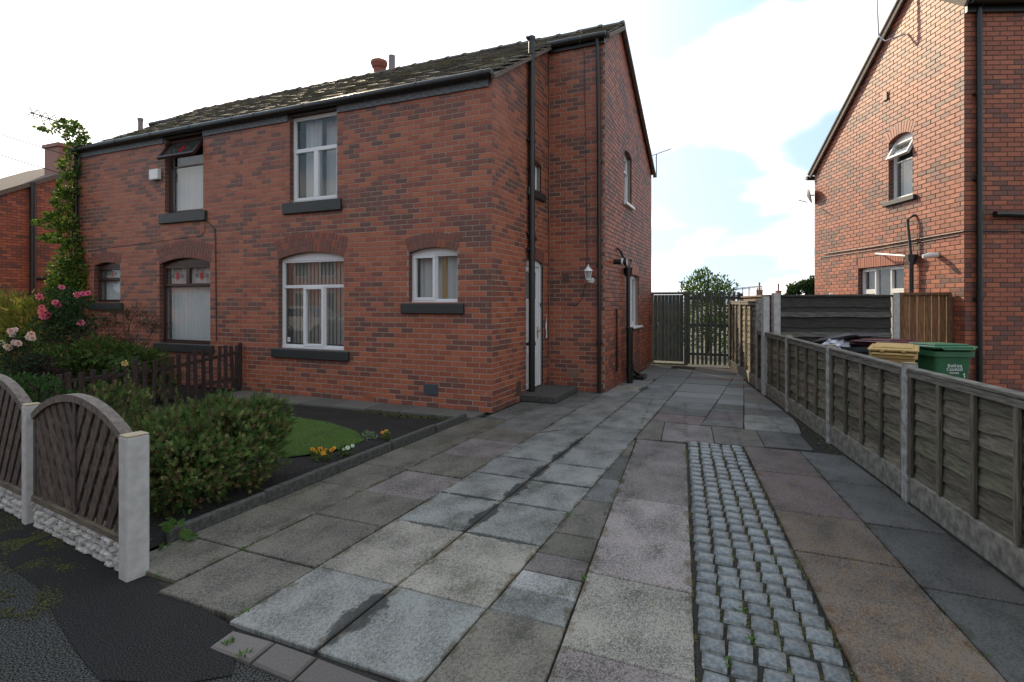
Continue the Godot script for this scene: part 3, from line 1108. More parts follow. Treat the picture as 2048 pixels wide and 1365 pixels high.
	wpart("wall_vent", ab2, M.brick, h)
	ab2 = MB.new()
	ab2.col = Color(0.10, 0.07, 0.06)
	ab2.wb(ws, 0.92, 1.08, 0.14, 0.34, 0, 0.012, 0.003)
	wpart("air_brick", ab2, M.brick, h)
	var hol := MB.new()
	for i in 3:
		hol.lathe(Transform3D(Basis(Vector3.RIGHT, PI / 2), Vector3(-5.11 + i * 0.07, 4.755, ZF + 0.004)), [Vector2(0.03, -0.01), Vector2(0.026, 0.004), Vector2(0.018, -0.004), Vector2(0.001, -0.006)], 10)
	wpart("vent_hole", hol, M.zinc, h)
	# telephone wire clipped to the recessed wall
	var cb := MB.new()
	var w0 := Vector3(-2.86, 0, ZR + 0.01)
	cb.tube([w0 + Vector3(0, yr - 0.2, 0), w0 + Vector3(0.03, 4.6, 0), w0 + Vector3(0.06, 2.3, 0)], 0.006, 5)
	cb.tube([w0 + Vector3(0.03, 2.0, 0), w0 + Vector3(-0.03, 1.72, 0), w0 + Vector3(-0.15, 1.58, 0), w0 + Vector3(-0.32, 1.60, 0)], 0.006, 5)
	wpart("cable", cb, M.dark_steel, h)
	# metal beading in the inner corner
	var bd := MB.new()
	bd.tube([Vector3(XW + 0.015, 0.1, ZR + 0.012), Vector3(XW + 0.015, 6.3, ZR + 0.012)], 0.011, 6)
	wpart("corner_bead", bd, M.verge, h)
	# flues on the ridge by the party wall
	var cw := MB.new()
	cw.lathe(Transform3D(Basis(), Vector3(-8.45, 0, -11.6)), [Vector2(0.085, 6.7), Vector2(0.085, 7.93), Vector2(0.0, 7.95)])
	wpart("flue_pipe", cw, M.zinc, h)

func house_left() -> void:
	var h := thing("semi_detached_house", "red brick semi-detached house with dark brown windows and a creeper", "house", Vector3(-11.3, 0, -11))
	var xe := 2 * XPARTY - XW
	var wf := frame(Vector3(xe, 0, ZF), Vector3.RIGHT, Vector3.BACK)
	var ox := -xe
	var big := {"a": -11.07 + ox, "b": -9.58 + ox, "y0": 0.82, "ys": 2.41, "rise": 0.11, "ring": 0.345, "rings": 3}
	var small := {"a": -13.26 + ox, "b": -12.34 + ox, "y0": 1.63, "ys": 2.43, "rise": 0.07, "ring": 0.235, "rings": 2}
	var upw := {"a": -10.90 + ox, "b": -9.78 + ox, "y0": 3.42, "ys": 4.93}
	var L := XPARTY - xe
	wall(h, "front_wall", wf, [Vector2(0, YE), Vector2(L, YE)], [big, small, upw], {"seed": 15, "dark": 0.05})
	var n := window(h, wf, big, [[0, 0.73, 0.5, 1, true, 0.0, 1], [0.5, 0.73, 1, 1, true, 0.0, 1], [0, 0, 1, 0.73, false]], M.brown_wood)
	sill(n, wf, big, M.sill)
	curtain(n, wf, big.a + 0.04, big.b - 0.04, 0.86, 2.38, -0.24, M.curtain, 0.006, "net_curtain")
	n = window(h, wf, small, [[0, 0.62, 1, 1, true, 0.0, 1], [0, 0, 1, 0.62, false]], M.brown_wood)
	sill(n, wf, small, M.sill)
	curtain(n, wf, small.a + 0.04, small.b - 0.04, 1.66, 2.4, -0.24, M.curtain, 0.008, "net_curtain")
	n = window(h, wf, upw, [[0, 0.66, 1, 1, true, 0.62, 1], [0, 0, 1, 0.64, false]], M.brown_wood)
	sill(n, wf, upw, M.sill, 0.12, 0.2)
	curtain(n, wf, upw.a + 0.04, upw.b - 0.04, 3.45, 4.6, -0.24, M.curtain, 0.005, "net_curtain")
	# flank, recess and gable on the far side
	var ws := frame(Vector3(xe, 0, ZR), Vector3.BACK, Vector3.LEFT)
	var LS := ZF - ZR
	var yr := YE + LS * SLOPE
	wall(h, "wing_wall", ws, [Vector2(0, yr), Vector2(LS, YE)], [], {"seed": 16, "dark": 0.05})
	var xg := 2 * XPARTY - XG
	var wr := frame(Vector3(xg, 0, ZR), Vector3.RIGHT, Vector3.BACK)
	wall(h, "recessed_wall", wr, [Vector2(0, yr), Vector2(xe - xg, yr)], [], {"seed": 17, "dark": 0.05})
	lay_bricks()
	var bk := MB.new()
	bk.col = Color(0.3, 0.1, 0.07)
	bk.quad(Vector3(XPARTY, 0, ZB), Vector3(xg, 0, ZB), Vector3(xg, YE, ZB), Vector3(XPARTY, YE, ZB))
	bk.quad(Vector3(xg, 0, ZB), Vector3(xg, 0, ZR), Vector3(xg, yr, ZR), Vector3(xg, YE, ZB))
	bk.tri(Vector3(xg, YE, ZB), Vector3(xg, yr, ZR), Vector3(xg, YRIDGE, ZRIDGE))
	wpart("back_wall", bk, M.brick, h)
	roof_half(h, xe - 0.06, XPARTY, true)
	var fb := MB.new()
	for s: Array in [[0.05, upw.a - 0.02], [upw.b + 0.02, L]]:
		fb.wb(wf, s[0], s[1], 4.85, 4.99, 0.004, 0.03, 0.004)
	wpart("fascia", fb, M.fascia, h)
	var hb := MB.new()
	hb.wb(wf, upw.a - 0.02, upw.b + 0.02, 4.935, 5.0, -0.1, 0.028)
	wpart("window_head", hb, M.black_gutter, h)
	gutter(h, xe - 0.02, XPARTY, YE - 0.015, ZF + 0.10)
	gutter(h, xg - 0.05, xe, yr - 0.03, ZR + 0.11)
	var dp := Vector3(xe + 0.03, 0, ZF + 0.05)
	pipe(h, "downpipe", [dp + Vector3(0, 0.02, 0), dp + Vector3(0, 4.85, 0), dp + Vector3(0.02, 4.97, 0.04)], 0.036, M.black_paint, [1.2, 3.0, 4.7], Vector3.FORWARD)
	var sp := Vector3(xe - 0.07, 0, -8.76)
	pipe(h, "soil_pipe", [sp, sp + Vector3(0, 6.2, 0)], 0.056, M.zinc, [6.16])
	var cp := MB.new()
	cp.lathe(Transform3D(Basis(), Vector3(-14.35, 0, -9.3)), [Vector2(0.05, 5.4), Vector2(0.05, 5.98), Vector2(0.1, 5.99), Vector2(0.1, 6.1), Vector2(0, 6.12)], 10)
	wpart("flue_cowl", cp, M.zinc, h)
	var cw := MB.new()
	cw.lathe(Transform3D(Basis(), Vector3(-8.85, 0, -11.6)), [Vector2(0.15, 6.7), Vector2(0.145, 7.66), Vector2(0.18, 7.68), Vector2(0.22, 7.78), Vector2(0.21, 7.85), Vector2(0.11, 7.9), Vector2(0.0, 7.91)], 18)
	wpart("chimney_cowl", cw, M.flare_red, h)
	var cb := MB.new()
	var c0 := Vector3(-9.42, 0, ZF + 0.012)
	cb.tube([c0 + Vector3(-0.28, 3.25, 0), c0 + Vector3(-0.12, 3.12, 0), c0 + Vector3(-0.02, 3.05, 0), c0 + Vector3(0, 2.8, 0), c0 + Vector3(0.03, 0.9, 0)], 0.009, 6)
	cb.tube([c0 + Vector3(-0.28, 3.25, 0), c0 + Vector3(-0.3, 3.02, 0), c0 + Vector3(-0.42, 2.93, 0), c0 + Vector3(-4.0, 2.78, 0)], 0.004, 5)
	wpart("cable", cb, M.dark_steel, h)

# ---------------------------------------------------------------- the other houses
func house_neighbour() -> void:
	var cn := RGT * 7.742 + FWD * 9.4
	var g := (FWD + RGT * 0.04).normalized()
	var fr := (RGT - FWD * 0.04).normalized()
	var h := thing("neighbour_house", "sunlit orange brick gable of the house behind the wheelie bins", "house", cn + g * 2.0)
	var LG := 5.03
	var wg := frame(cn + g * LG, -g, -fr)
	var up := {"a": 3.02, "b": 3.73, "y0": 3.73, "ys": 4.93, "rise": 0.10, "ring": 0.23, "rings": 1, "tone": 2}
	var lo := {"a": 1.94, "b": 3.48, "y0": 1.15, "ys": 2.40, "ring": 0.23, "rings": 1, "tone": 0}
	wall(h, "gable_wall", wg, [Vector2(0, 5.04), Vector2(3.71, 7.77), Vector2(LG, 6.8)], [up, lo], {"seed": 31, "dark": 0.05, "mortar": M.mortar_shaded})
	var n := window(h, wg, up, [[0, 0.68, 1, 1, true, 0.5], [0, 0, 1, 0.66, false]], M.upvc)
	sill(n, wg, up, M.sill, 0.12, 0.10)
	curtain(n, wg, up.a, up.b, 3.75, 4.6, -0.3, M.curtain, 0.008, "net_curtain")
	n = window(h, wg, lo, [[0, 0.58, 0.34, 1, true], [0, 0, 0.34, 0.58, true], [0.34, 0, 0.66, 1, false], [0.66, 0.58, 1, 1, true], [0.66, 0, 1, 0.58, true]], M.upvc)
	var wf := frame(cn, fr, -g)
	wall(h, "front_wall", wf, [Vector2(0, 6.75), Vector2(2.3, 6.75)], [], {"seed": 33, "dark": 0.05, "mortar": M.mortar_shaded})
	lay_bricks()
	var bk := MB.new()
	bk.col = Color(0.3, 0.1, 0.07)
	var bl := cn + g * LG
	bk.quad(bl + fr * 2.3, bl, bl + Vector3.UP * 5.0, bl + fr * 2.3 + Vector3.UP * 5.0)
	var e := cn + fr * 2.3
	bk.quad(e, bl + fr * 2.3, bl + fr * 2.3 + Vector3.UP * 5.0, e + Vector3.UP * 6.75)
	wpart("back_wall", bk, M.brick, h)
	# roof: two slopes with thickness, barge boards along the gable
	var rb := MB.new()
	var eo := -fr * 0.10
	var A := cn - g * 0.15 + Vector3.UP * 6.72
	var R := cn + g * 1.32 + Vector3.UP * 7.82
	var B := cn + g * (LG + 0.14) + Vector3.UP * 4.98
	for s: Array in [[A, R], [R, B]]:
		var p: Vector3 = s[0]
		var q: Vector3 = s[1]
		var dr := (q - p).normalized()
		var nm := fr.cross(dr).normalized()
		if nm.y < 0:
			nm = -nm
		rb.box(Transform3D(Basis(fr, nm, fr.cross(nm)), (p + q) / 2 + eo + fr * 1.3 + nm * 0.05), Vector3(2.6, 0.06, (q - p).length() + 0.02), 0.01)
	var roof := wpart("roof", rb, M.roof_plain, h)
	var bb := MB.new()
	for s: Array in [[A, R], [R, B]]:
		var p: Vector3 = s[0]
		var q: Vector3 = s[1]
		var dr := (q - p).normalized()
		var nm := fr.cross(dr).normalized()
		if nm.y < 0:
			nm = -nm
		bb.box(Transform3D(Basis(fr, nm, fr.cross(nm)), (p + q) / 2 - fr * 0.055 - nm * 0.035), Vector3(0.05, 0.11, (q - p).length()), 0.006)
	part("barge_board", bb, M.verge, roof)
	var gu := MB.new()
	gu.tube([B - fr * 0.12 + Vector3.UP * -0.05 + g * 0.05, B + fr * 2.2 + Vector3.UP * -0.05 + g * 0.05], 0.055, 10)
	part("gutter", gu, M.black_gutter, roof)
	gu = MB.new()
	gu.tube([A - fr * 0.02 + Vector3.UP * 0.0 - g * 0.03, A + fr * 2.3 - g * 0.03], 0.06, 10)
	part("gutter", gu, M.black_gutter, roof)
	gu = MB.new()
	gu.wb(wf, 0.0, 2.3, 6.58, 6.70, 0.004, 0.06)
	part("fascia", gu, M.black_gutter, roof)
	var dp := wf * Vector3(0.20, 0, 0.06)
	pipe(h, "downpipe", [dp, dp + Vector3.UP * 6.7], 0.045, M.black_paint, [1.7, 3.75, 5.2], g)
	var fb := MB.new()
	fb.tube([wf * Vector3(0.42, 3.13, 0.10), wf * Vector3(0.62, 3.13, 0.10), wf * Vector3(2.2, 3.05, 0.08)], 0.055, 12)
	wpart("waste_pipe", fb, M.black_paint, h)
	var cb := MB.new()
	cb.tube([wg * Vector3(0.5, 2.86, 0.015), wg * Vector3(2.5, 2.84, 0.02), wg * Vector3(LG, 2.86, 0.015), wf * Vector3(0.03, 2.86, 0.015), wf * Vector3(2.2, 2.83, 0.012)], 0.012, 6)
	cb.tube([wg * Vector3(0.3, 2.78, 0.012), wg * Vector3(2.5, 2.77, 0.012), wg * Vector3(LG - 0.1, 2.80, 0.012)], 0.008, 6)
	wpart("cable", cb, M.dark_steel, h)
	var hp := MB.new()
	hp.tube([wg * Vector3(3.82, 2.36, 0.08), wg * Vector3(3.82, 2.44, 0.08), wg * Vector3(3.82, 2.56, 0.08)], [0.045, 0.09, 0.11], 4)
	hp.tube([wg * Vector3(3.82, 0.05, 0.08), wg * Vector3(3.82, 2.4, 0.08)], 0.04, 12)
	hp.tube([wg * Vector3(3.82, 2.5, 0.08), wg * Vector3(3.74, 3.25, 0.1), wg * Vector3(3.80, 3.32, 0.03), wg * Vector3(3.84, 3.32, -0.02)], 0.024, 10)
	wpart("hopper_pipe", hp, M.dark_steel, h)
	pipe(h, "waste_arm", [wg * Vector3(3.80, 2.53, 0.10), wg * Vector3(2.86, 2.66, 0.16), wg * Vector3(2.78, 2.67, 0.02)], 0.022, M.white_plastic)
	var fl := MB.new()
	fl.tube([wg * Vector3(4.40, 2.50, 0), wg * Vector3(4.40, 2.50, 0.14), wg * Vector3(4.36, 2.48, 0.24)], [0.05, 0.05, 0.035], 12)
	wpart("boiler_flue", fl, M.white_plastic, h)
	var vt := MB.new()
	vt.col = Color(0.25, 0.12, 0.09)
	vt.wb(wg, 2.86, 3.0, 5.86, 6.02, 0, 0.03, 0.006)
	wpart("wall_vent", vt, M.brick, h)
	# aerial bracket at the top of the gable
	var ae := MB.new()
	ae.tube([wg * Vector3(3.55, 6.95, 0.03), wg * Vector3(3.3, 6.93, 0.25), wg * Vector3(3.2, 7.1, 0.32), wg * Vector3(3.15, 8.1, 0.33)], 0.018, 8)
	wpart("aerial_bracket", ae, M.steel, h)
	var d := thing("satellite_dish", "small grey satellite dish on the far corner of the sunlit gable", "satellite dish", wg * Vector3(0.0, 4.45, 0.0) + g * 0.02)
	var dm := MB.new()
	var df := Transform3D(Basis(Vector3.RIGHT, 0.3) * Basis(Vector3.FORWARD, PI / 2 - 0.2), -fr * 0.16 + g * 0.05)
	dm.lathe(df, [Vector2(0.001, 0.0), Vector2(0.12, 0.02), Vector2(0.22, 0.07), Vector2(0.225, 0.075), Vector2(0.2, 0.05), Vector2(0.001, -0.012)], 20)
	part("dish", dm, M.zinc, d)
	var am := MB.new()
	am.tube([Vector3.ZERO, -fr * 0.14 + g * 0.05], 0.02, 8)
	am.tube([-fr * 0.16 + g * 0.05 + Vector3.DOWN * 0.18, -fr * 0.42 + Vector3.DOWN * 0.12], 0.012, 6)
	part("arm", am, M.steel, d)

func house_far_left() -> void:
	var xw := -20.0
	var h := thing("far_house", "brick house beyond the creeper with a black drainpipe and a chimney", "house", Vector3(xw - 3, 0, -12))
	var w := frame(Vector3(xw, 0, -7.0), Vector3.FORWARD, Vector3.RIGHT)
	# the verge climbs towards the ridge
	wall(h, "gable_wall", w, [Vector2(0, 3.88), Vector2(5.0, 6.62), Vector2(9.5, 4.1)], [], {"seed": 41, "dark": 0.05, "mortar": M.mortar_shaded})
	lay_bricks(0)
	var bk := MB.new()
	bk.col = Color(0.3, 0.1, 0.07)
	bk.quad(Vector3(xw - 6, 0, -7), Vector3(xw, 0, -7), Vector3(xw, 3.75, -7), Vector3(xw - 6, 3.75, -7))
	bk.quad(Vector3(xw, 0, -16.5), Vector3(xw - 6, 0, -16.5), Vector3(xw - 6, 4.0, -16.5), Vector3(xw, 4.0, -16.5))
	wpart("front_wall", bk, M.brick, h)
	var rb := MB.new()
	rb.col = Color(0.8, 0.75, 0.7)
	var a := Vector3(xw + 0.12, 3.72, -6.75)
	var r := Vector3(xw + 0.12, 6.60, -12.0)
	var b := Vector3(xw + 0.12, 3.95, -16.7)
	var o := Vector3(-6, 0, 0)
	var th := Vector3(0, 0.14, 0)
	for s: Array in [[a, r], [r, b]]:
		rb.quad(s[0] + th, s[1] + th, s[1] + th + o, s[0] + th + o)
		rb.quad(s[0], s[1], s[1] + th, s[0] + th)
		rb.quad(s[0] + o, s[1] + o, s[1], s[0])
	wpart("roof", rb, M.verge, h)
	var ch := frame(Vector3(xw - 1.0, 0, -10.2), Vector3.RIGHT, Vector3.BACK)
	var cm := MB.new()
	cm.col = Color(0.30, 0.12, 0.08)
	cm.wb(ch, -0.05, 0.75, 5.0, 6.6, -1.5, 0.0, 0.01)
	cm.wb(ch, -0.10, 0.80, 6.6, 6.72, -1.55, 0.05, 0.01)
	wpart("chimney", cm, M.brick, h)
	pipe(h, "drainpipe", [Vector3(xw + 0.09, 0.05, -9.36), Vector3(xw + 0.09, 5.25, -9.36)], 0.08, M.black_paint, [5.2], Vector3.LEFT)
	pipe(h, "drainpipe_branch", [Vector3(xw + 0.09, 2.35, -9.36), Vector3(xw + 0.09, 2.5, -10.6)], 0.05, M.black_paint)
	var fr := frame(Vector3(xw, 0, -7), Vector3.FORWARD, Vector3.RIGHT)
	var wn := MB.new()
	wn.wb(fr, 3.55, 4.3, 2.6, 3.7, 0.0, 0.04, 0.01)
	wpart("window_frame", wn, M.upvc, h)

# ---------------------------------------------------------------- ground, paving
func flat_poly(pts: Array, y: float) -> MB:
	var mb := MB.new()
	var pl := PackedVector2Array()
	for p: Array in pts:
		pl.append(Vector2(p[0], -p[1]))
	if Geometry2D.is_polygon_clockwise(pl):
		pl.reverse()
	var ix := Geometry2D.triangulate_polygon(pl)
	for i in range(0, ix.size(), 3):
		var a := pl[ix[i]]
		var b := pl[ix[i + 1]]
		var c := pl[ix[i + 2]]
		if (b - a).cross(c - a) < 0:
			var q := b
			b = c
			c = q
		mb.tri(Vector3(a.x, y, -a.y), Vector3(b.x, y, -b.y), Vector3(c.x, y, -c.y))
	return mb

func flag(par: Node, p: Array, c: Color, m: Material = null, y := 0.0, called := "paving_slab") -> void:
	# p: four corners as [x, z], counter-clockwise seen from above
	var q := []
	for e: Array in p:
		q.append(Vector2(e[0], -e[1]))
	var cen: Vector2 = (q[0] + q[1] + q[2] + q[3]) * 0.25
	for i in 4:
		q[i] = q[i] + (cen - q[i]).normalized() * rf(0.004, 0.009) + Vector2(rf(-0.003, 0.003), rf(-0.003, 0.003))
	var k := rf(0.93, 1.07)
	var mb := MB.new()
	mb.col = Color(c.r * k, c.g * k, c.b * k)
	mb.piece(ground_frame(y + rf(-0.005, 0.005)), q, -0.05, 0.0, 0.005, Vector3(rf(-0.004, 0.004), rf(-0.004, 0.004), 0))
	part(called, mb, m if m else M.paving, par)

const BLUE := Color(0.245, 0.25, 0.232)
const BROWN := Color(0.155, 0.143, 0.113)
const TAN := Color(0.315, 0.295, 0.245)
const PINK := Color(0.265, 0.23, 0.212)
const DARK := Color(0.098, 0.096, 0.086)
const RED := Color(0.16, 0.12, 0.11)
const RUST := Color(0.145, 0.112, 0.082)

func l5(z: float) -> float: return -0.83 + (z + 2.26) * 0.1055
func l6(z: float) -> float: return -0.23 + (z + 2.52) * 0.118
func l7(z: float) -> float: return 0.455 + (z + 2.5) * 0.131
func l8(z: float) -> float: return 1.08 + (z + 2.6) * 0.145
func lf(z: float) -> float: return 1.2 + (z + 5.58) * 0.187 - 0.07

func strip(par: Node, left: Callable, right: Callable, rows: Array, cols: Array, m: Material = null) -> void:
	for i in rows.size() - 1:
		var a: float = rows[i]
		var b: float = rows[i + 1]
		flag(par, [[left.call(a), a], [right.call(a), a], [right.call(b), b], [left.call(b), b]], cols[i % cols.size()], m)

func fixed(x: float) -> Callable:
	return func(_z: float) -> float: return x

func make_ground() -> void:
	var g := MB.new()
	g.quad(Vector3(-400, -0.09, 60), Vector3(400, -0.09, 60), Vector3(400, -0.09, -500), Vector3(-400, -0.09, -500))
	structure("ground", g, M.earth)
	# tarmac pavement in front of the plot, an older coarse coat and a finer patch over it
	structure("pavement", flat_poly([[-30, 3.5], [8, 3.5], [8, -1.78], [-2.35, -1.86], [-3.3, -2.15], [-5.1, -2.45], [-30, -5.9]], -0.03), M.asphalt)
	var pp := []
	for e: Array in [[-2.44, -2.02], [-3.3, -2.16], [-5.0, -2.42], [-7, -2.7], [-6.2, -2.2], [-4.6, -1.95], [-3.85, -1.84], [-3.4, -1.70], [-3.0, -1.58], [-2.66, -1.50], [-2.3, -1.63], [-2.15, -1.76], [-2.3, -1.9]]:
		pp.append(e)
	structure("pavement_patch", flat_poly(pp, -0.022), M.asphalt_smooth)
	# joints and bedding under the flags
	var bed := structure("driveway", flat_poly([[-3.66, -2.2], [-2.45, -2.05], [2.2, -1.9], [2.2, -4.0], [0.3, -15.4], [-2.5, -15.4], [-2.5, -9.75], [-3.6, -9.75], [-3.6, -7.0], [-3.68, -6.9]], -0.022), M.joint)
	var ra := [-2.18, -2.64, -3.29, -3.92, -4.55, -5.19, -5.92, -6.50, -7.02]
	strip(bed, fixed(-3.67), fixed(-3.14), ra, [BROWN, BROWN, BROWN, BROWN * 0.95, BROWN, BROWN * 0.9, BROWN * 0.9, BROWN * 0.85])
	var rb := [-2.07, -2.64, -3.32, -3.90, -4.54, -5.19, -5.92, -6.50, -7.05, -7.62]
	strip(bed, fixed(-3.14), fixed(-2.5), rb, [BROWN, BROWN * 0.93, BROWN, PINK * 0.8, BROWN, PINK * 0.75, BROWN, BLUE * 0.6, BLUE * 0.62])
	var rc := [-2.02, -2.67, -3.49, -4.14, -4.75, -5.34, -5.96, -6.52, -7.12, -7.75, -8.35, -8.95, -9.55, -10.15, -10.8, -11.4, -12.0]
	strip(bed, fixed(-2.5), fixed(-1.91), rc, [BLUE, TAN, BLUE, BLUE, BLUE * 0.85, BLUE, BLUE * 0.92, BLUE * 0.8, BLUE * 0.85, BLUE * 0.8, BLUE * 0.85, BLUE * 0.8])
	strip(bed, fixed(-1.91), fixed(-1.32), [-2.02, -2.67, -3.06, -3.49, -4.14, -4.75, -5.34, -5.96, -6.52, -6.95], [BLUE, TAN, TAN * 0.95, BLUE, BLUE, BLUE, BLUE, BLUE * 0.9, BLUE * 0.85])
	strip(bed, fixed(-1.91), fixed(-1.32), [-6.95, -7.15, -7.75, -8.35, -8.95, -9.55, -10.15, -10.8, -11.4], [BLUE * 0.7, BLUE * 0.9, BLUE * 0.85, BLUE * 0.9, BLUE * 0.75, BLUE * 0.8])
	# between the straight flags and the strip beside the setts
	strip(bed, fixed(-1.32), l5, [-2.03, -2.68, -2.93, -3.15, -3.40, -3.75, -4.45, -5.05, -5.85, -6.6], [BROWN * 1.25, Color(0.22, 0.225, 0.205), Color(0.36, 0.365, 0.345), PINK * 0.65, BROWN * 0.85, BROWN, BLUE * 0.6, DARK, BROWN * 0.9])
	strip(bed, l5, l6, [-1.95, -2.52, -3.28, -4.65, -5.85, -6.68], [PINK * 0.95, TAN * 0.95, PINK * 1.12, PINK * 0.78, PINK * 0.68])
	strip(bed, l7, l8, [-2.0, -2.75, -3.58, -4.12, -4.85, -5.9, -6.85], [RUST, RUST * 1.05, RUST * 0.9, RUST * 0.9, RED * 0.8, RED * 0.85])
	strip(bed, l8, lf, [-2.1, -3.0, -3.88, -4.83, -5.82, -6.85], [DARK * 0.85, DARK * 0.85, DARK * 0.9, DARK, BLUE * 0.55])
	# the cross band and the flags behind it
	var xs := [-1.32, -1.02, -0.42, 0.12, 0.62]
	for i in 4:
		var za: float = -6.70 - 0.13 * (xs[i] + 1.32)
		var zc: float = -6.70 - 0.13 * (xs[i + 1] + 1.32)
		flag(bed, [[xs[i], za], [xs[i + 1], zc], [xs[i + 1] - 0.10, -7.76], [xs[i] - (0.10 if i > 0 else 0.0), -7.76]], [BROWN * 0.9, PINK * 0.8, BROWN * 0.9, DARK][i])
	var pal := [BLUE * 0.85, BLUE * 0.75, RED, DARK * 1.2, BLUE * 0.95, BROWN * 0.8, RED * 0.9, DARK * 1.1, BLUE * 0.7]
	var cl := [func(_z): return -1.32, func(z): return lerpf(-0.65, -0.44, (-7.75 - z) / 4.4), func(z): return -0.12 - (-7.9 - z) * 0.016, func(z): return minf(0.55, lf(z) - 0.03)]
	for c in 3:
		var z := -7.78
		var k := c * 2
		while z > -14.6:
			var st := 0.47 if c > 0 else 0.56
			st *= rf(0.85, 1.15)
			var e := maxf(z - st, -14.72)
			if c == 2 and e < -12.6:
				break
			flag(bed, [[cl[c].call(z), z], [cl[c + 1].call(z), z], [cl[c + 1].call(e), e], [cl[c].call(e), e]], pal[(k * 5 + rng.randi() % 3) % 9], M.paver if z < -9.4 else M.paving)
			z = e
			k += 1
	for zz: Array in [[-12.0, -12.6], [-12.6, -13.2], [-13.2, -13.8], [-13.8, -14.6]]:
		flag(bed, [[-2.45, zz[0]], [-1.9, zz[0]], [-1.9, zz[1]], [-2.45, zz[1]]], BLUE * 0.7, M.paver)
		flag(bed, [[-1.9, zz[0] + 0.6], [-1.32, zz[0] + 0.6], [-1.32, zz[1] + 0.6], [-1.9, zz[1] + 0.6]], BLUE * 0.65, M.paver)
	# flags round the foot of the wing and the recess
	for zz: Array in [[-7.05, -7.7], [-7.7, -8.35], [-8.35, -9.0], [-9.0, -9.75]]:
		flag(bed, [[-3.53, zz[0] - 0.02], [-3.0, zz[0] - 0.02], [-3.0, zz[1]], [-3.53, zz[1]]], BLUE * rf(0.55, 0.65))
	for zz: Array in [[-7.62, -8.2], [-8.2, -8.8], [-8.8, -9.4], [-9.4, -9.98]]:
		flag(bed, [[-3.0, zz[0]], [-2.5, zz[0]], [-2.5, zz[1]], [-3.0, zz[1]]], BLUE * rf(0.6, 0.75))
	# a broken corner with a stick in it
	var sp := thing("loose_stick", "thin pale stick lying in the gap of a broken flag", "stick", Vector3(-2.35, 0.0, -6.62))
	var sm := MB.new()
	sm.tube([Vector3(-0.16, 0.002, 0.12), Vector3(0.15, 0.03, -0.06)], 0.009, 6)
	part("stick", sm, M.verge, sp)
	# kerb stones under the front edge
	var kerb := structure("kerb", flat_poly([[-2.46, -1.86], [2.0, -1.70], [2.0, -2.0], [-2.46, -2.04]], -0.026), M.joint)
	var x := -2.42
	while x < 1.6:
		var w := rf(0.16, 0.62)
		var mb := MB.new()
		mb.col = Color(0.15, 0.132, 0.118) * rf(0.65, 1.1)
		mb.piece(ground_frame(rf(-0.016, 0.0)), [Vector2(x, 1.85 - (x + 2.4) * 0.03), Vector2(x + w - 0.012, 1.85 - (x + w + 2.4) * 0.03), Vector2(x + w - 0.012, 1.985), Vector2(x, 1.985)], -0.10, 0.0, 0.010, Vector3(rf(-0.04, 0.04), rf(0.05, 0.12), 0))
		part("kerb_stone", mb, M.paver, kerb)
		x += w
	# cobbled strip
	var cb := structure("cobble_strip", flat_poly([[l6(-1.9), -1.9], [l7(-1.9), -1.9], [l7(-6.86), -6.86], [l6(-6.86), -6.86]], -0.016), M.joint)
	var z := -1.95
	var row := 0
	while z > -6.76:
		var dz := rf(0.124, 0.148)
		for c in 5:
			var a := l6(z) + 0.012
			var b := l7(z) - 0.015
			var x0 := lerpf(a, b, c / 5.0) + rf(0.004, 0.010)
			var x1 := lerpf(a, b, (c + 1) / 5.0) - rf(0.007, 0.015)
			sett(cb, x0, x1, -z + rf(-0.004, 0.010), -z + dz - rf(0.006, 0.014))
		z -= dz
		row += 1
	# path along the house front
	var path := structure("front_path", flat_poly([[-8.6, -6.55], [-3.62, -6.86], [-3.62, -7.36], [-8.6, -7.36]], -0.02), M.joint)
	var px := -3.66
	while px > -8.6:
		var nx := maxf(px - rf(0.58, 0.66), -8.68)
		flag(path, [[nx, -6.66 - (nx + 8.6) * 0.05], [px, -6.66 - (px + 8.6) * 0.05], [px, -7.33], [nx, -7.33]], Color(0.13, 0.13, 0.115) * rf(0.85, 1.15), M.paver, 0.012)
		px = nx
	# edging of the bed
	var ed := structure("bed_edging", flat_poly([[-3.86, -2.55], [-3.66, -2.55], [-3.66, -6.9], [-3.86, -6.9]], -0.03), M.joint)
	var ez := -2.5
	while ez > -6.75:
		var e := maxf(ez - rf(0.85, 0.95), -6.85)
		var mb := MB.new()
		mb.col = Color.WHITE
		mb.box(Transform3D(Basis(Vector3.UP, rf(-0.008, 0.008)) * Basis(Vector3.FORWARD, rf(-0.05, 0.05)), Vector3(-3.725 - 0.02 * sin(ez), 0.02 + rf(-0.01, 0.01), (ez + e) / 2)), Vector3(0.055, 0.13, absf(e - ez) - 0.012), 0.012)
		part("edging_stone", mb, M.concrete_dark, ed)
		ez = e
	# soil of the bed, heaved a little
	soil("flower_bed", -8.75, -3.74, -6.70, -2.42)
	soil("neighbour_bed", -14.6, -8.75, -7.3, -2.6)

func soil(called: String, x0: float, x1: float, z0: float, z1: float) -> void:
	var mb := MB.new()
	var nx := int((x1 - x0) / 0.12)
	var nz := int((z1 - z0) / 0.12)
	var hh := func(i: int, j: int) -> Vector3:
		var x := lerpf(x0, x1, float(i) / nx)
		var z := lerpf(z0, z1, float(j) / nz)
		noi.seed = 3
		var e := minf(minf(i, nx - i), minf(j, nz - j))
		return Vector3(x, -0.015 + (0.03 + noi.get_noise_2d(x * 120, z * 120) * 0.05) * clampf(e / 2.0, 0, 1), z)
	for i in nx:
		for j in nz:
			mb.quad(hh.call(i, j), hh.call(i, j + 1), hh.call(i + 1, j + 1), hh.call(i + 1, j))
	structure(called, mb, M.soil)

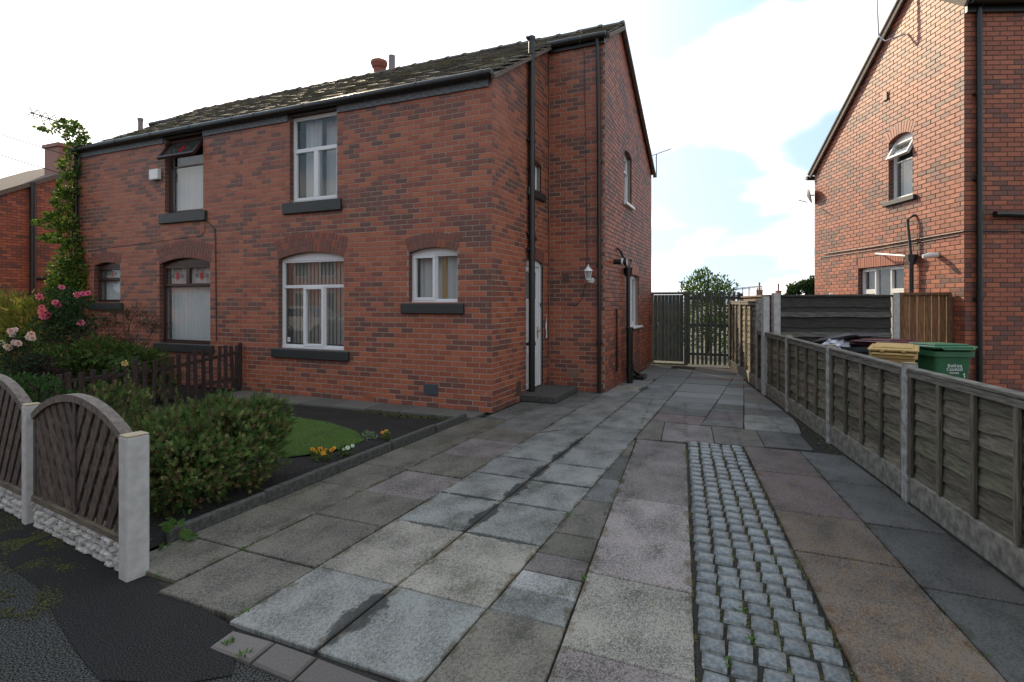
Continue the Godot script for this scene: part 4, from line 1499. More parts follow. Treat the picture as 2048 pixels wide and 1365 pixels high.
func sett(par: Node, x0: float, x1: float, t0: float, t1: float) -> void:
	# a worn granite sett: rounded shoulders and a slightly domed, uneven top
	var mb := MB.new()
	mb.col = Color(0.15, 0.168, 0.168) * rf(0.75, 1.2)
	mb.col.a = 1.0
	var w := ground_frame(rf(-0.004, 0.006))
	var N := 6
	var h := []
	var jit := [rf(-0.006, 0.006), rf(-0.006, 0.006), rf(-0.006, 0.006), rf(-0.006, 0.006)]
	var sx := rf(-0.004, 0.004)
	var sy := rf(-0.004, 0.004)
	for i in N + 1:
		var r := []
		for j in N + 1:
			var a := smoothstep(0.0, 1.0, float(i) / N) * 0.35 + float(i) / N * 0.65
			var b := float(j) / N
			var xx := lerpf(x0, x1, a) + lerpf(jit[0], jit[1], b) * (1 - a) + lerpf(jit[2], jit[3], b) * a
			var yy := lerpf(t0, t1, b) + lerpf(jit[1], jit[3], a) * (b - 0.5)
			var e := minf(minf(i, N - i), minf(j, N - j))
			var z := -0.05
			if e >= 1:
				z = -0.003 if e == 1 else 0.001
				if (i in [1, N - 1]) and (j in [1, N - 1]):
					z = -0.007
				z += noi.get_noise_2d(xx * 900, yy * 900) * 0.005 + sx * (a - 0.5) + sy * (b - 0.5)
			else:
				var m := Vector2((x0 + x1) / 2, (t0 + t1) / 2)
				if (i in [0, N]) and (j in [0, N]):
					xx = lerpf(xx, m.x, 0.14)
					yy = lerpf(yy, m.y, 0.14)
			if e == 1:
				xx = lerpf(xx, lerpf(x0, x1, 0.5), -0.34)
				yy = lerpf(yy, lerpf(t0, t1, 0.5), -0.34)
			r.append(w * Vector3(xx, yy, z))
		h.append(r)
	# smooth normals over the grid
	var nr := []
	for i in N + 1:
		var r := []
		for j in N + 1:
			var dx: Vector3 = h[mini(i + 1, N)][j] - h[maxi(i - 1, 0)][j]
			var dy: Vector3 = h[i][mini(j + 1, N)] - h[i][maxi(j - 1, 0)]
			var nn := dx.cross(dy).normalized()
			if minf(minf(i, N - i), minf(j, N - j)) == 1:
				nn = nn.lerp(Vector3.UP, 0.62).normalized()
			r.append(nn)
		nr.append(r)
	for i in N:
		for j in N:
			mb.trin(h[i][j], h[i + 1][j], h[i + 1][j + 1], nr[i][j], nr[i + 1][j], nr[i + 1][j + 1])
			mb.trin(h[i][j], h[i + 1][j + 1], h[i][j + 1], nr[i][j], nr[i + 1][j + 1], nr[i][j + 1])
	part("cobble", mb, M.sett, par)

# ---------------------------------------------------------------- fences
func concrete_post(at: Vector3, w: float, d: float, h: float, turn: float, label: String, group: String, m: Material, called := "concrete_post") -> void:
	var t := thing(called, label, "fence post", at, group, turn)
	var mb := MB.new()
	mb.box(Transform3D(Basis(), Vector3(0, h / 2 - 0.03, 0)), Vector3(w, h + 0.06, d), 0.008)
	part("shaft", mb, m, t)
	var cp := MB.new()
	cp.col = Color(0.85, 0.72, 0.5)
	cp.box(Transform3D(Basis(), Vector3(0, h + 0.004, 0)), Vector3(w * 0.97, 0.012, d * 0.97), 0.004)
	part("top", cp, m, t)

func board(w: Transform3D, s0: float, s1: float, y0: float, y1: float, d: float, c: Color, wave := 0.01) -> MB:
	# one overlapping board with a waney lower edge
	var mb := MB.new()
	mb.col = c
	var n := 9
	var prev := []
	var sd := rf(0, 100)
	for i in n + 1:
		var s := lerpf(s0, s1, float(i) / n)
		var dy := noi.get_noise_2d(s * 130.0 + sd * 50, y0 * 300.0) * wave * 2.0
		var cur := [w * Vector3(s, y0 + dy, d + 0.020), w * Vector3(s, y1, d - 0.004), w * Vector3(s, y0 + dy, d + 0.004), w * Vector3(s, y1, d - 0.008)]
		if i > 0:
			mb.quad(prev[0], cur[0], cur[1], prev[1])
			mb.quad(prev[2], cur[2], cur[0], prev[0])
			mb.quad(cur[2], prev[2], prev[3], cur[3])
		prev = cur
	return mb

func wood_tone() -> Color:
	var k := rf(0.65, 1.4)
	var c := Color(0.175, 0.145, 0.108).lerp(Color(0.15, 0.155, 0.09), rng.randf() * rng.randf())
	return Color(c.r * k, c.g * k, c.b * k)

# a lap panel: s runs along the fence, its face looks along +z of w
func lap_panel(called: String, w: Transform3D, L: float, y0: float, h: float, rows: int, battens: int, label: String, group: String, tint := Color.WHITE) -> void:
	var t := thing(called, label, "fence panel", w.origin, group)
	var f := Transform3D(w.basis, Vector3.ZERO)
	for r in rows:
		var a := y0 + h * r / rows
		var c := wood_tone() * tint
		part("fence_board", board(f, 0.01, L - 0.01, a - 0.018, a + h / rows + 0.012, -0.014 + 0.003 * (r % 2), c, 0.02), M.fence_wood, t)
	for i in battens:
		var s := lerpf(0.025, L - 0.025, float(i) / (battens - 1))
		var mb := MB.new()
		mb.col = wood_tone() * tint
		mb.box(f * Transform3D(Basis(), Vector3(s, y0 + h / 2, 0.022)), Vector3(0.045, h, 0.026), 0.004)
		mb.box(f * Transform3D(Basis(), Vector3(s, y0 + h / 2, -0.04)), Vector3(0.045, h, 0.02), 0.004)
		part("batten", mb, M.fence_wood_up, t)
	var cp := MB.new()
	cp.col = Color(0.19, 0.175, 0.145)
	cp.box(f * Transform3D(Basis(Vector3.FORWARD, rf(-0.006, 0.006)), Vector3(L / 2, y0 + h + 0.012, 0.0)), Vector3(L - 0.01, 0.028, 0.085), 0.005)
	cp.box(f * Transform3D(Basis(), Vector3(L / 2, y0 + h - 0.03, 0.022)), Vector3(L - 0.02, 0.05, 0.03), 0.004)
	part("cap_rail", cp, M.fence_wood, t)

func make_fences() -> void:
	# boundary fence along the drive
	var zs := [-3.70, -5.58, -7.50, -9.38, -11.55, -13.35, -14.85]
	var P := []
	for z: float in zs:
		P.append(Vector3(1.2 + (z + 5.58) * 0.187, 0, z))
	var dir: Vector3 = (P[0] - P[6]).normalized()
	var nrm := dir.cross(Vector3.UP)
	var yaw := atan2(nrm.x, nrm.z)
	var where := ["beyond the edge of the setts", "beside the cobbled strip", "beside the cross band of flags", "where the flags turn reddish", "tall, where the low fence meets the high one", "tall and thin, beside the sunlit panel", "tall, against the slatted gate"]
	for i in 7:
		var tall := i >= 4
		concrete_post(P[i], 0.085, 0.095, 1.69 if tall else 1.135, yaw, "grey concrete drive fence post " + where[i], "concrete posts of the drive fence", M.concrete)
	var what := ["weathered lap panel with pale knots, along the dark flags", "weathered lap panel beside the far half of the setts", "weathered lap panel opposite the green bin's far side", "weathered low lap panel ending at the tall post", "tall lap panel with the sun on its mossy boards", "tall shaded lap panel next to the slatted gate"]
	for i in 6:
		var a: Vector3 = P[i + 1]
		var b: Vector3 = P[i]
		var L := (b - a).length() - 0.10
		var w := frame(a + dir * 0.05, dir, nrm)
		var tall := i >= 4
		lap_panel("fence_panel", w, L, 0.21, 1.43 if tall else 0.875, 12 if tall else 7, 5 if i < 4 else 4, what[i], "lap panels of the drive fence")
		var gb := thing("gravel_board", "concrete gravel board under the " + what[i], "gravel board", a + dir * 0.05, "gravel boards of the drive fence")
		var mb := MB.new()
		mb.col = Color(0.62, 0.60, 0.54)
		mb.box(Transform3D(Basis(dir, Vector3.UP, nrm), dir * L / 2 + Vector3.UP * 0.09), Vector3(L, 0.22, 0.05), 0.008)
		part("board", mb, M.concrete, gb)
	# high fence and gate behind the bins
	var hb := RGT * 4.78 + FWD * 9.95
	var he := RGT * 6.90 + FWD * 9.75
	var hd := (he - hb).normalized()
	var hn := hd.cross(Vector3.UP)
	var hw := frame(hb, hd, hn)
	var t := thing("bin_fence_panel", "dark wide-board fence panel behind the wheelie bins", "fence panel", hb)
	var f := Transform3D(hw.basis, Vector3.ZERO)
	for r in 9:
		var y := 0.12 + r * 0.18
		var pale := r % 2 == 1
		part("fence_board", board(f, 0.06, 1.96, y - 0.01, y + 0.20, 0.0, Color(0.055, 0.052, 0.045) * rf(0.75, 1.3), 0.014), M.fence_wood, t)
		if pale:
			part("fence_board", board(f, 0.06, 1.96, y, y + 0.085, 0.022, Color(0.125, 0.122, 0.105) * rf(0.85, 1.15), 0.014), M.fence_wood, t)
	var cr := MB.new()
	cr.col = Color(0.075, 0.07, 0.06)
	cr.box(f * Transform3D(Basis(), Vector3(1.0, 1.76, 0.01)), Vector3(1.95, 0.035, 0.07), 0.005)
	part("cap_rail", cr, M.fence_wood, t)
	var pb := thing("pebble", "white pebble on the rail of the dark bin fence", "pebble", hb + hd * 0.95 + Vector3.UP * 1.778 + hn * 0.01)
	var pm := MB.new()
	pm.lathe(Transform3D(Basis().scaled(Vector3(1.6, 0.7, 0.9)), Vector3(0, 0.012, 0)), [Vector2(0.001, -0.02), Vector2(0.02, -0.012), Vector2(0.026, 0.0), Vector2(0.018, 0.014), Vector2(0.001, 0.018)], 10)
	part("stone", pm, M.white_plastic, pb)
	var hy := atan2(hn.x, hn.z)
	concrete_post(hb, 0.12, 0.12, 1.80, hy, "tall pale concrete post at the end of the dark bin fence", "posts of the bin fence", M.concrete_pale)
	concrete_post(hb - hd * 0.22 + hn * 0.1, 0.11, 0.11, 1.74, hy, "second tall pale post beside the end of the bin fence", "posts of the bin fence", M.concrete_pale)
	concrete_post(hb + hd * 2.03, 0.11, 0.11, 1.80, hy, "pale concrete post between the bin fence and the brown gate", "posts of the bin fence", M.concrete_pale)
	# brown gate
	var gt := thing("brown_gate", "brown stained wooden gate of upright boards by the brick gable", "gate", hb + hd * 2.10)
	for i in 6:
		var mb := MB.new()
		mb.col = Color(0.30, 0.15, 0.065) * rf(0.6, 1.15)
		mb.box(f * Transform3D(Basis(), Vector3(0.11 + i * 0.122, 0.92, rf(-0.004, 0.004))), Vector3(0.110, 1.7, 0.022), 0.005)
		part("gate_board", mb, M.fence_wood_up, gt)
	var fm := MB.new()
	fm.col = Color(0.20, 0.10, 0.048)
	fm.box(f * Transform3D(Basis(), Vector3(0.415, 1.79, 0.01)), Vector3(0.86, 0.05, 0.08), 0.004)
	fm.box(f * Transform3D(Basis(), Vector3(0.015, 0.9, 0.01)), Vector3(0.07, 1.76, 0.08), 0.004)
	fm.box(f * Transform3D(Basis(), Vector3(0.82, 0.9, 0.01)), Vector3(0.07, 1.76, 0.08), 0.004)
	fm.box(f * Transform3D(Basis(), Vector3(0.89, 0.88, 0.0)), Vector3(0.06, 1.72, 0.06), 0.004)
	part("gate_frame", fm, M.fence_wood_up, gt)
	# fence running back from the bin fence to the slatted gate
	var bq := Vector3(-0.35, 0, -15.3)
	var bd := (hb - bq).normalized()
	var bt := thing("back_fence", "long brown back fence joining the slatted gate to the bin fence", "fence", bq)
	var bl := (hb - bq).length() - 0.4
	var bf := Transform3D(Basis(bd, Vector3.UP, bd.cross(Vector3.UP)), Vector3.ZERO)
	for r in 12:
		part("fence_board", board(bf, 0.0, bl, 0.05 + r * 0.14, 0.21 + r * 0.14, 0, Color(0.15, 0.10, 0.07) * rf(0.8, 1.2)), M.fence_wood, bt)
	var bc := MB.new()
	bc.col = Color(0.17, 0.12, 0.085)
	bc.box(bf * Transform3D(Basis(), Vector3(bl / 2, 1.765, 0)), Vector3(bl, 0.04, 0.08), 0.005)
	part("cap_rail", bc, M.fence_wood, bt)
	# solid gate and slatted gate at the end of the drive
	var gz := -14.86
	var sg := thing("side_gate", "solid grey-green boarded gate beside the gable", "gate", Vector3(-2.05, 0, gz))
	for i in 8:
		var mb := MB.new()
		mb.col = Color(0.115, 0.135, 0.112) * rf(0.85, 1.15)
		mb.box(Transform3D(Basis(), Vector3(-0.33 + i * 0.094, 0.96, 0)), Vector3(0.091, 1.74, 0.02), 0.004)
		part("gate_board", mb, M.fence_wood_up, sg)
	var sf := MB.new()
	sf.col = Color(0.125, 0.125, 0.10)
	sf.box(Transform3D(Basis(), Vector3(-0.42, 0.95, 0.02)), Vector3(0.08, 1.9, 0.07), 0.005)
	sf.box(Transform3D(Basis(), Vector3(0.43, 0.95, 0.02)), Vector3(0.07, 1.9, 0.07), 0.005)
	sf.box(Transform3D(Basis(), Vector3(0.0, 1.87, 0.02)), Vector3(0.92, 0.06, 0.09), 0.005)
	part("gate_frame", sf, M.fence_wood_up, sg)
	var lt := MB.new()
	lt.tube([Vector3(-0.3, 1.08, 0.03), Vector3(-0.27, 1.1, 0.06), Vector3(-0.25, 1.02, 0.05)], 0.008, 6)
	part("latch", lt, M.steel, sg)
	var th := MB.new()
	th.col = Color(0.5, 0.5, 0.35)
	th.box(Transform3D(Basis(), Vector3(0.0, 0.025, 0.05)), Vector3(0.86, 0.05, 0.14), 0.008)
	part("threshold", th, M.concrete, sg)
	var tg := thing("slatted_gate", "green-grey slatted gate with foliage showing between its slats", "gate", Vector3(-0.98, 0, gz))
	for i in 12:
		var mb := MB.new()
		mb.col = Color(0.115, 0.13, 0.112) * rf(0.8, 1.2)
		mb.box(Transform3D(Basis(Vector3.FORWARD, rf(-0.01, 0.01)), Vector3(-0.56 + i * 0.108, 0.97 + rf(-0.01, 0.01), 0)), Vector3(0.066, 1.86, 0.02), 0.004)
		part("slat", mb, M.fence_wood_up, tg)
	for y: float in [0.3, 1.05, 1.75]:
		var mb := MB.new()
		mb.col = Color(0.075, 0.085, 0.075)
		mb.box(Transform3D(Basis(), Vector3(0.03, y, -0.03)), Vector3(1.28, 0.07, 0.035), 0.004)
		part("rail", mb, M.fence_wood, tg)
	for x: float in [-0.63, 0.70]:
		var mb := MB.new()
		mb.col = Color(0.085, 0.09, 0.08)
		mb.box(Transform3D(Basis(), Vector3(x, 0.93, 0)), Vector3(0.075, 1.86, 0.075), 0.006)
		part("post", mb, M.fence_wood_up, tg)
	front_fence()
	picket_fence()

func front_fence() -> void:
	var p0 := Vector3(-3.475, 0, -2.15)
	var p1 := Vector3(-5.02, 0, -2.36)
	var dv := (p1 - p0).normalized()
	var nm := Vector3.UP.cross(dv)       # towards the street
	if nm.z < 0:
		nm = -nm
	var yaw := atan2(nm.x, nm.z)
	concrete_post(p0, 0.105, 0.13, 0.84, yaw, "white-painted concrete gatepost at the end of the arched panel", "posts of the front fence", M.concrete_pale, "gatepost")
	concrete_post(p1 + dv * 0.03, 0.075, 0.10, 0.87, yaw, "slim pale concrete post between the two arched panels", "posts of the front fence", M.concrete_pale, "gatepost")
	concrete_post(p1 + dv * 1.6, 0.075, 0.10, 0.88, yaw, "pale concrete post beyond the second arched panel", "posts of the front fence", M.concrete_pale, "gatepost")
	var specs := [["brown arched fence panel with boards slanting to a V, next to the gatepost", 0.055, 1.49], ["brown arched fence panel with slanting boards, in front of the clipped hedge", 1.64, 3.08]]
	for k in 2:
		var s0: float = specs[k][1]
		var s1: float = specs[k][2]
		var L := s1 - s0
		var o := p0 + dv * s1      # the frame runs from the far end towards the gatepost
		var w := Transform3D(Basis(-dv, Vector3.UP, (-dv).cross(Vector3.UP)), Vector3.ZERO)
		var t := thing("arched_panel", specs[k][0], "fence panel", o, "arched panels of the front fence")
		var ye := 0.80 if k == 0 else 0.83
		var rise := 0.20
		var R := (L * L / 4 + rise * rise) / (2 * rise)
		var arc := func(s: float) -> float: return ye + sqrt(R * R - (s - L / 2) * (s - L / 2)) - (R - rise)
		var yb := 0.19
		# slanting boards, front layer forms a V; a second layer behind slants the other way
		for lay in 2:
			for half in 2:
				var q := -0.9
				while q < 1.2:
					var pl := PackedVector2Array()
					var sg := 1.0 if half == 0 else -1.0
					if lay == 1:
						sg = -sg
					var bx := L / 2 - sg * q
					var dx := 0.58
					pl.append(Vector2(bx, yb - 0.05))
					pl.append(Vector2(bx + 0.082, yb - 0.05))
					pl.append(Vector2(bx + 0.082 - sg * dx, yb + 1.0))
					pl.append(Vector2(bx - sg * dx, yb + 1.0))
					var clip := PackedVector2Array()
					var x0 := 0.03 if half == 0 else L / 2 + 0.002
					var x1 := L / 2 - 0.002 if half == 0 else L - 0.03
					clip.append(Vector2(x0, yb))
					clip.append(Vector2(x1, yb))
					for i in range(6, -1, -1):
						var s := lerpf(x0, x1, i / 6.0)
						clip.append(Vector2(s, arc.call(s) - 0.02))
					for res: PackedVector2Array in Geometry2D.intersect_polygons(pl, clip):
						var mb := MB.new()
						mb.col = Color(0.110, 0.076, 0.060) * rf(0.7, 1.15)
						if lay == 0:
							mb.prism(w, res, 0.004, 0.016)
						else:
							mb.col = Color(0.06, 0.047, 0.042)
							mb.prism(w, res, -0.012, 0.0)
						part("slanting_board", mb, M.panel_wood, t)
					q += 0.128 if lay == 0 else 0.15
		var mid := MB.new()
		mid.col = Color(0.085, 0.066, 0.06)
		mid.box(w * Transform3D(Basis(), Vector3(L / 2, (yb + arc.call(L / 2)) / 2 - 0.01, 0.022)), Vector3(0.03, arc.call(L / 2) - yb - 0.03, 0.014), 0.003)
		mid.box(w * Transform3D(Basis(), Vector3(0.02, (yb + ye) / 2, 0.0)), Vector3(0.04, ye - yb, 0.045), 0.004)
		mid.box(w * Transform3D(Basis(), Vector3(L - 0.02, (yb + ye) / 2, 0.0)), Vector3(0.04, ye - yb, 0.045), 0.004)
		part("stile", mid, M.panel_wood, t)
		var br := MB.new()
		br.col = Color(0.15, 0.125, 0.085)
		br.box(w * Transform3D(Basis(), Vector3(L / 2, yb - 0.005, 0.0)), Vector3(L, 0.045, 0.07), 0.005)
		part("bottom_rail", br, M.fence_wood, t)
		# the bent top rail
		var n := 18
		for i in 2:
			var tr := MB.new()
			tr.col = Color(0.155, 0.122, 0.10)
			for j in n / 2:
				var sa := L * (j + i * n / 2) / n
				var sb := L * (j + 1 + i * n / 2) / n
				var A := Vector2(sa, arc.call(sa))
				var B := Vector2(sb, arc.call(sb))
				var na := Vector2(sa - L / 2, arc.call(sa) - (ye - (R - rise))).normalized() * 0.048
				var nb := Vector2(sb - L / 2, arc.call(sb) - (ye - (R - rise))).normalized() * 0.048
				tr.prism(w, PackedVector2Array([A - na * 0.6, B - nb * 0.6, B + nb * 0.4, A + na * 0.4]), -0.035, 0.035)
			part("top_rail", tr, M.panel_wood, t)
		# rock-faced gravel board below
		var g := thing("rock_gravel_board", "pale rock-faced concrete board under the " + ("panel beside the gatepost" if k == 0 else "panel by the clipped hedge"), "gravel board", o, "gravel boards of the front fence")
		rock_board(g, w, L, 0.165)

func rock_board(par: Node, w: Transform3D, L: float, h: float) -> void:
	# courses of split stone cast in concrete: each stone a bulging block
	var bk := MB.new()
	bk.box(w * Transform3D(Basis(), Vector3(L / 2, h / 2 - 0.03, -0.005)), Vector3(L, h + 0.06, 0.03), 0.004)
	part("backing", bk, M.concrete_dark, par)
	for r in 4:
		var s := -0.05 * r
		var cut := [0.0, 0.2, 0.5, 0.72, 1.0]
		var y0: float = -0.025 + cut[r] * (h + 0.025)
		var y1: float = -0.025 + cut[r + 1] * (h + 0.025) - 0.003
		while s < L - 0.03:
			var e := minf(s + rf(0.09, 0.24), L)
			if s < 0.0:
				s = 0.0
			var mb := MB.new()
			var k := rf(0.8, 1.1)
			mb.col = Color(k, k, k * 0.97)
			var N := 5
			var K := 3
			var P := []
			var dd := rf(0.026, 0.042)
			var ti := rf(-0.008, 0.008)
			for i in N + 1:
				var row := []
				for j in K + 1:
					var edge: bool = i == 0 or i == N or j == 0 or j == K
					var d := 0.012 if edge else dd + ti * (i - 2.5) / 2.5 + rf(-0.003, 0.003)
					row.append(w * Vector3(lerpf(s + 0.002, e - 0.002, float(i) / N) + (0.0 if edge else rf(-0.004, 0.004)), lerpf(y0, y1, float(j) / K) + (0.0 if edge else rf(-0.003, 0.003)), d))
				P.append(row)
			for i in N:
				for j in K:
					mb.quad(P[i][j], P[i + 1][j], P[i + 1][j + 1], P[i][j + 1])
			part("stone", mb, M.rockface, par)
			s = e

func picket_fence() -> void:
	var t := thing("picket_fence", "old brown picket fence between the two front gardens", "fence", Vector3(-8.73, 0, -5.5))
	var z := -7.28
	var i := 0
	while z < -3.1:
		var fr := clampf((z + 7.3) / 3.5, 0, 1)
		var h := lerpf(0.87, 0.66, smoothstep(0.0, 0.75, fr)) + rf(-0.015, 0.02)
		var mb := MB.new()
		mb.col = Color(0.060, 0.034, 0.030) * rf(0.75, 1.25)
		var f := Transform3D(Basis(Vector3.RIGHT, rf(-0.05, 0.05)), Vector3(0.02, 0.06, z + 5.5))
		mb.box(f * Transform3D(Basis(), Vector3(0, (h - 0.06) / 2, 0)), Vector3(0.02, h - 0.06, 0.072), 0.004)
		part("picket", mb, M.fence_wood_up, t)
		z += 0.145
		i += 1
	for k in 2:
		var mb := MB.new()
		mb.col = Color(0.055, 0.034, 0.030)
		var pa := Vector3(-0.005, 0.72 if k == 0 else 0.24, -1.82)
		var pm := Vector3(-0.005, 0.56 if k == 0 else 0.2, -0.3)
		var pe := Vector3(-0.005, 0.52 if k == 0 else 0.2, 2.3)
		for s: Array in [[pa, pm], [pm, pe]]:
			var d: Vector3 = (s[1] - s[0])
			mb.box(Transform3D(Basis(Vector3.UP.cross(d.normalized()).normalized(), d.normalized().cross(Vector3.UP.cross(d.normalized()).normalized()), d.normalized()), (s[0] + s[1]) / 2), Vector3(0.03, 0.055, d.length()), 0.004)
		part("rail", mb, M.fence_wood, t)
	for q: Array in [[-1.80, 0.84], [0.05, 0.80], [1.9, 0.7]]:
		var mb := MB.new()
		mb.col = Color(0.05, 0.036, 0.032)
		mb.box(Transform3D(Basis(), Vector3(-0.05, q[1] / 2 - 0.02, q[0])), Vector3(0.08, q[1] + 0.04, 0.08), 0.006)
		part("post", mb, M.fence_wood_up, t)

# ---------------------------------------------------------------- plants
func leaf_mesh(l: float, w: float, fold := 0.25) -> ArrayMesh:
	var mb := MB.new()
	var z := -w * fold
	var a := Vector3(0, 0, 0)
	var b := Vector3(0, l * 0.45, z)
	var e := Vector3(0, l, z * 0.4)
	var p := Vector3(w / 2, l * 0.42, 0)
	var q := Vector3(-w / 2, l * 0.42, 0)
	mb.tri(a, p, b)
	mb.tri(b, p, e)
	mb.tri(a, b, q)
	mb.tri(b, e, q)
	return mb.mesh()

func sprig_mesh(l: float, pairs: int, lw: float) -> ArrayMesh:
	var mb := MB.new()
	mb.col = Color(0.6, 0.45, 0.35)
	mb.quad(Vector3(-0.0012, 0, 0), Vector3(0.0012, 0, 0), Vector3(0.0006, l, 0), Vector3(-0.0006, l, 0))
	var r := RandomNumberGenerator.new()
	r.seed = 4
	for i in pairs:
		var y := l * (0.12 + 0.88 * i / pairs)
		var s := lw * (1.15 - 0.5 * i / pairs)
		for k in 3:
			var an := TAU * k / 3.0 + i * 1.1
			var o := Vector3(cos(an), 0.75, sin(an)).normalized() * s * 2.2
			var sd := Vector3(-sin(an), 0, cos(an)) * s * 0.42
			var g := r.randf_range(0.75, 1.1) * (0.8 + 0.35 * i / pairs)
			mb.col = Color(g, g, g)
			var c := Vector3(0, y, 0)
			mb.quad(c, c + o * 0.5 + sd, c + o, c + o * 0.5 - sd)
	return mb.mesh()

func needle_mesh(l: float) -> ArrayMesh:   # a feathery conifer spray
	var mb := MB.new()
	for i in 7:
		var y := l * i / 7.0
		for s: float in [-1.0, 1.0]:
			var tip := Vector3(s * l * 0.22 * (1.1 - i / 8.0), y + l * 0.2, l * 0.05 * sin(i * 2.0))
			mb.col = Color.WHITE * (0.85 + 0.04 * i)
			mb.tri(Vector3(0, y - 0.008, 0), tip, Vector3(0, y + 0.014, 0))
	return mb.mesh()

func scatter(par: Node, called: String, mesh: ArrayMesh, m: Material, xs: Array, cs: Array) -> MeshInstance3D:
	# copies of a small shape joined into one mesh, each copy in its own colour
	var src := mesh.surface_get_arrays(0)
	var sv: PackedVector3Array = src[Mesh.ARRAY_VERTEX]
	var sn: PackedVector3Array = src[Mesh.ARRAY_NORMAL]
	var v := PackedVector3Array()
	var n := PackedVector3Array()
	var c := PackedColorArray()
	var one := PackedColorArray()
	one.resize(sv.size())
	for i in xs.size():
		var f: Transform3D = xs[i]
		v.append_array(f * sv)
		n.append_array(Transform3D(f.basis.orthonormalized(), Vector3.ZERO) * sn)
		one.fill(cs[i])
		c.append_array(one)
	var a := []
	a.resize(Mesh.ARRAY_MAX)
	a[Mesh.ARRAY_VERTEX] = v
	a[Mesh.ARRAY_NORMAL] = n
	a[Mesh.ARRAY_COLOR] = c
	var am := ArrayMesh.new()
	am.add_surface_from_arrays(Mesh.PRIMITIVE_TRIANGLES, a)
	var o := part(called, am, m, par)
	o.set_meta("kind", "stuff")
	return o

func look(n: Vector3, spin: float) -> Basis:   # y axis along n
	n = n.normalized()
	var x := n.cross(Vector3.UP if absf(n.y) < 0.95 else Vector3.RIGHT).normalized()
	return Basis(x, n, x.cross(n)) * Basis(Vector3.UP, spin)

func mixc(pal: Array) -> Color:
	var a: Color = pal[rng.randi() % pal.size()]
	var b: Color = pal[rng.randi() % pal.size()]
	var c := a.lerp(b, rng.randf())
	var k := rf(0.75, 1.25)
	return Color(c.r * k, c.g * k, c.b * k)

# leaves spread through overlapping clumps; blobs: [centre, radii]
func crown(par: Node, mesh: ArrayMesh, m: Material, blobs: Array, n: int, pal: Array, o := {}) -> void:
	var xs := []
	var cs := []
	var tot := 0.0
	var acc := []
	for b: Array in blobs:
		tot += pow(b[1].x * b[1].y * b[1].z, 0.667)
		acc.append(tot)
	var shell: float = o.get("shell", 0.45)
	var up: float = o.get("up", 0.4)
	var gap: float = o.get("gap", -0.15)
	var fq: float = o.get("freq", 350.0)
	var rg: float = o.get("ragged", 0.35)
	var floor_y: float = o.get("floor", 0.01)
	var guard := 0
	while xs.size() < n and guard < n * 6:
		guard += 1
		var r := rng.randf() * tot
		var k := 0
		while acc[k] < r:
			k += 1
		var d := Vector3(rng.randfn(), rng.randfn(), rng.randfn()).normalized()
		noi.seed = 40 + k
		var rad := lerpf(shell, 1.0, sqrt(rng.randf())) * (1.0 + rg * noi.get_noise_3d(d.x * 150, d.y * 150, d.z * 150) * 1.6)
		var p: Vector3 = blobs[k][0] + d * blobs[k][1] * rad
		if p.y < floor_y:
			continue
		noi.seed = 90
		if noi.get_noise_3d(p.x * fq, p.y * fq, p.z * fq) < gap:
			continue
		var ax: Vector3 = (d * (1.0 - up) + Vector3.UP * up + Vector3(rf(-1, 1), rf(-1, 1), rf(-1, 1)) * o.get("wild", 0.6)).normalized()
		var s: float = rf(0.65, 1.25)
		xs.append(Transform3D(look(ax, rf(0, TAU)).scaled(Vector3.ONE * s), p))
		cs.append(mixc(pal))
	scatter(par, o.get("name", "foliage"), mesh, m, xs, cs)

func stems(par: Node, roots: Array, tips: Array, r: float, called := "stem") -> void:
	for i in tips.size():
		var mb := MB.new()
		var a: Vector3 = roots[i % roots.size()]
		var b: Vector3 = tips[i]
		var m := (a + b) / 2 + Vector3(rf(-0.06, 0.06), 0.05, rf(-0.06, 0.06))
		mb.tube([a, m, b], [r, r * 0.75, r * 0.4], 6)
		part(called, mb, M.twig, par)

func bloom_mesh(r: float) -> ArrayMesh:
	var mb := MB.new()
	for ring in 4:
		var n: int = [7, 6, 5, 4][ring]
		var rr: float = r * [1.0, 0.78, 0.52, 0.28][ring]
		var lift: float = r * [0.15, 0.42, 0.62, 0.7][ring]
		var g: float = [1.0, 0.95, 0.9, 0.82][ring]
		mb.col = Color(g, g * 0.96, g * 0.97)
		for i in n:
			var a := TAU * i / n + ring * 0.5
			var wv := TAU / n * 0.62
			var p0 := Vector3(0, 0, 0)
			var p1 := Vector3(cos(a - wv) * rr * 0.7, lift * 0.6, sin(a - wv) * rr * 0.7)
			var p2 := Vector3(cos(a) * rr, lift, sin(a) * rr)
			var p3 := Vector3(cos(a + wv) * rr * 0.7, lift * 0.6, sin(a + wv) * rr * 0.7)
			mb.tri(p0, p2, p1)
			mb.tri(p0, p3, p2)
	return mb.mesh()

func blooms(par: Node, mesh: ArrayMesh, pts: Array, c: Color, base: Vector3) -> void:
	for p: Vector3 in pts:
		var mi := MeshInstance3D.new()
		mi.name = "bloom"
		var m: StandardMaterial3D = M.petal.duplicate()
		var k := rf(0.9, 1.1)
		m.albedo_color = lin(minf(c.r * k, 0.95), c.g * rf(0.75, 1.25), c.b * rf(0.8, 1.2))
		mi.material_override = m
		mi.mesh = mesh
		mi.transform = Transform3D(look((Vector3(0, CAM_H, 0) - p).normalized() + Vector3(rf(-0.5, 0.5), rf(0.2, 1.0), rf(-0.5, 0.5)), rf(0, 6)).scaled(Vector3.ONE * rf(0.85, 1.2)), p - base)
		par.add_child(mi, true)

func at_pix(u: float, v: float, d: float) -> Vector3:
	return pix(u, d, CAM_H + d * (603.0 - v) / FOCAL)

func rel(blobs: Array, base: Vector3) -> Array:
	var r := []
	for b: Array in blobs:
		r.append([b[0] - base, b[1]])
	return r

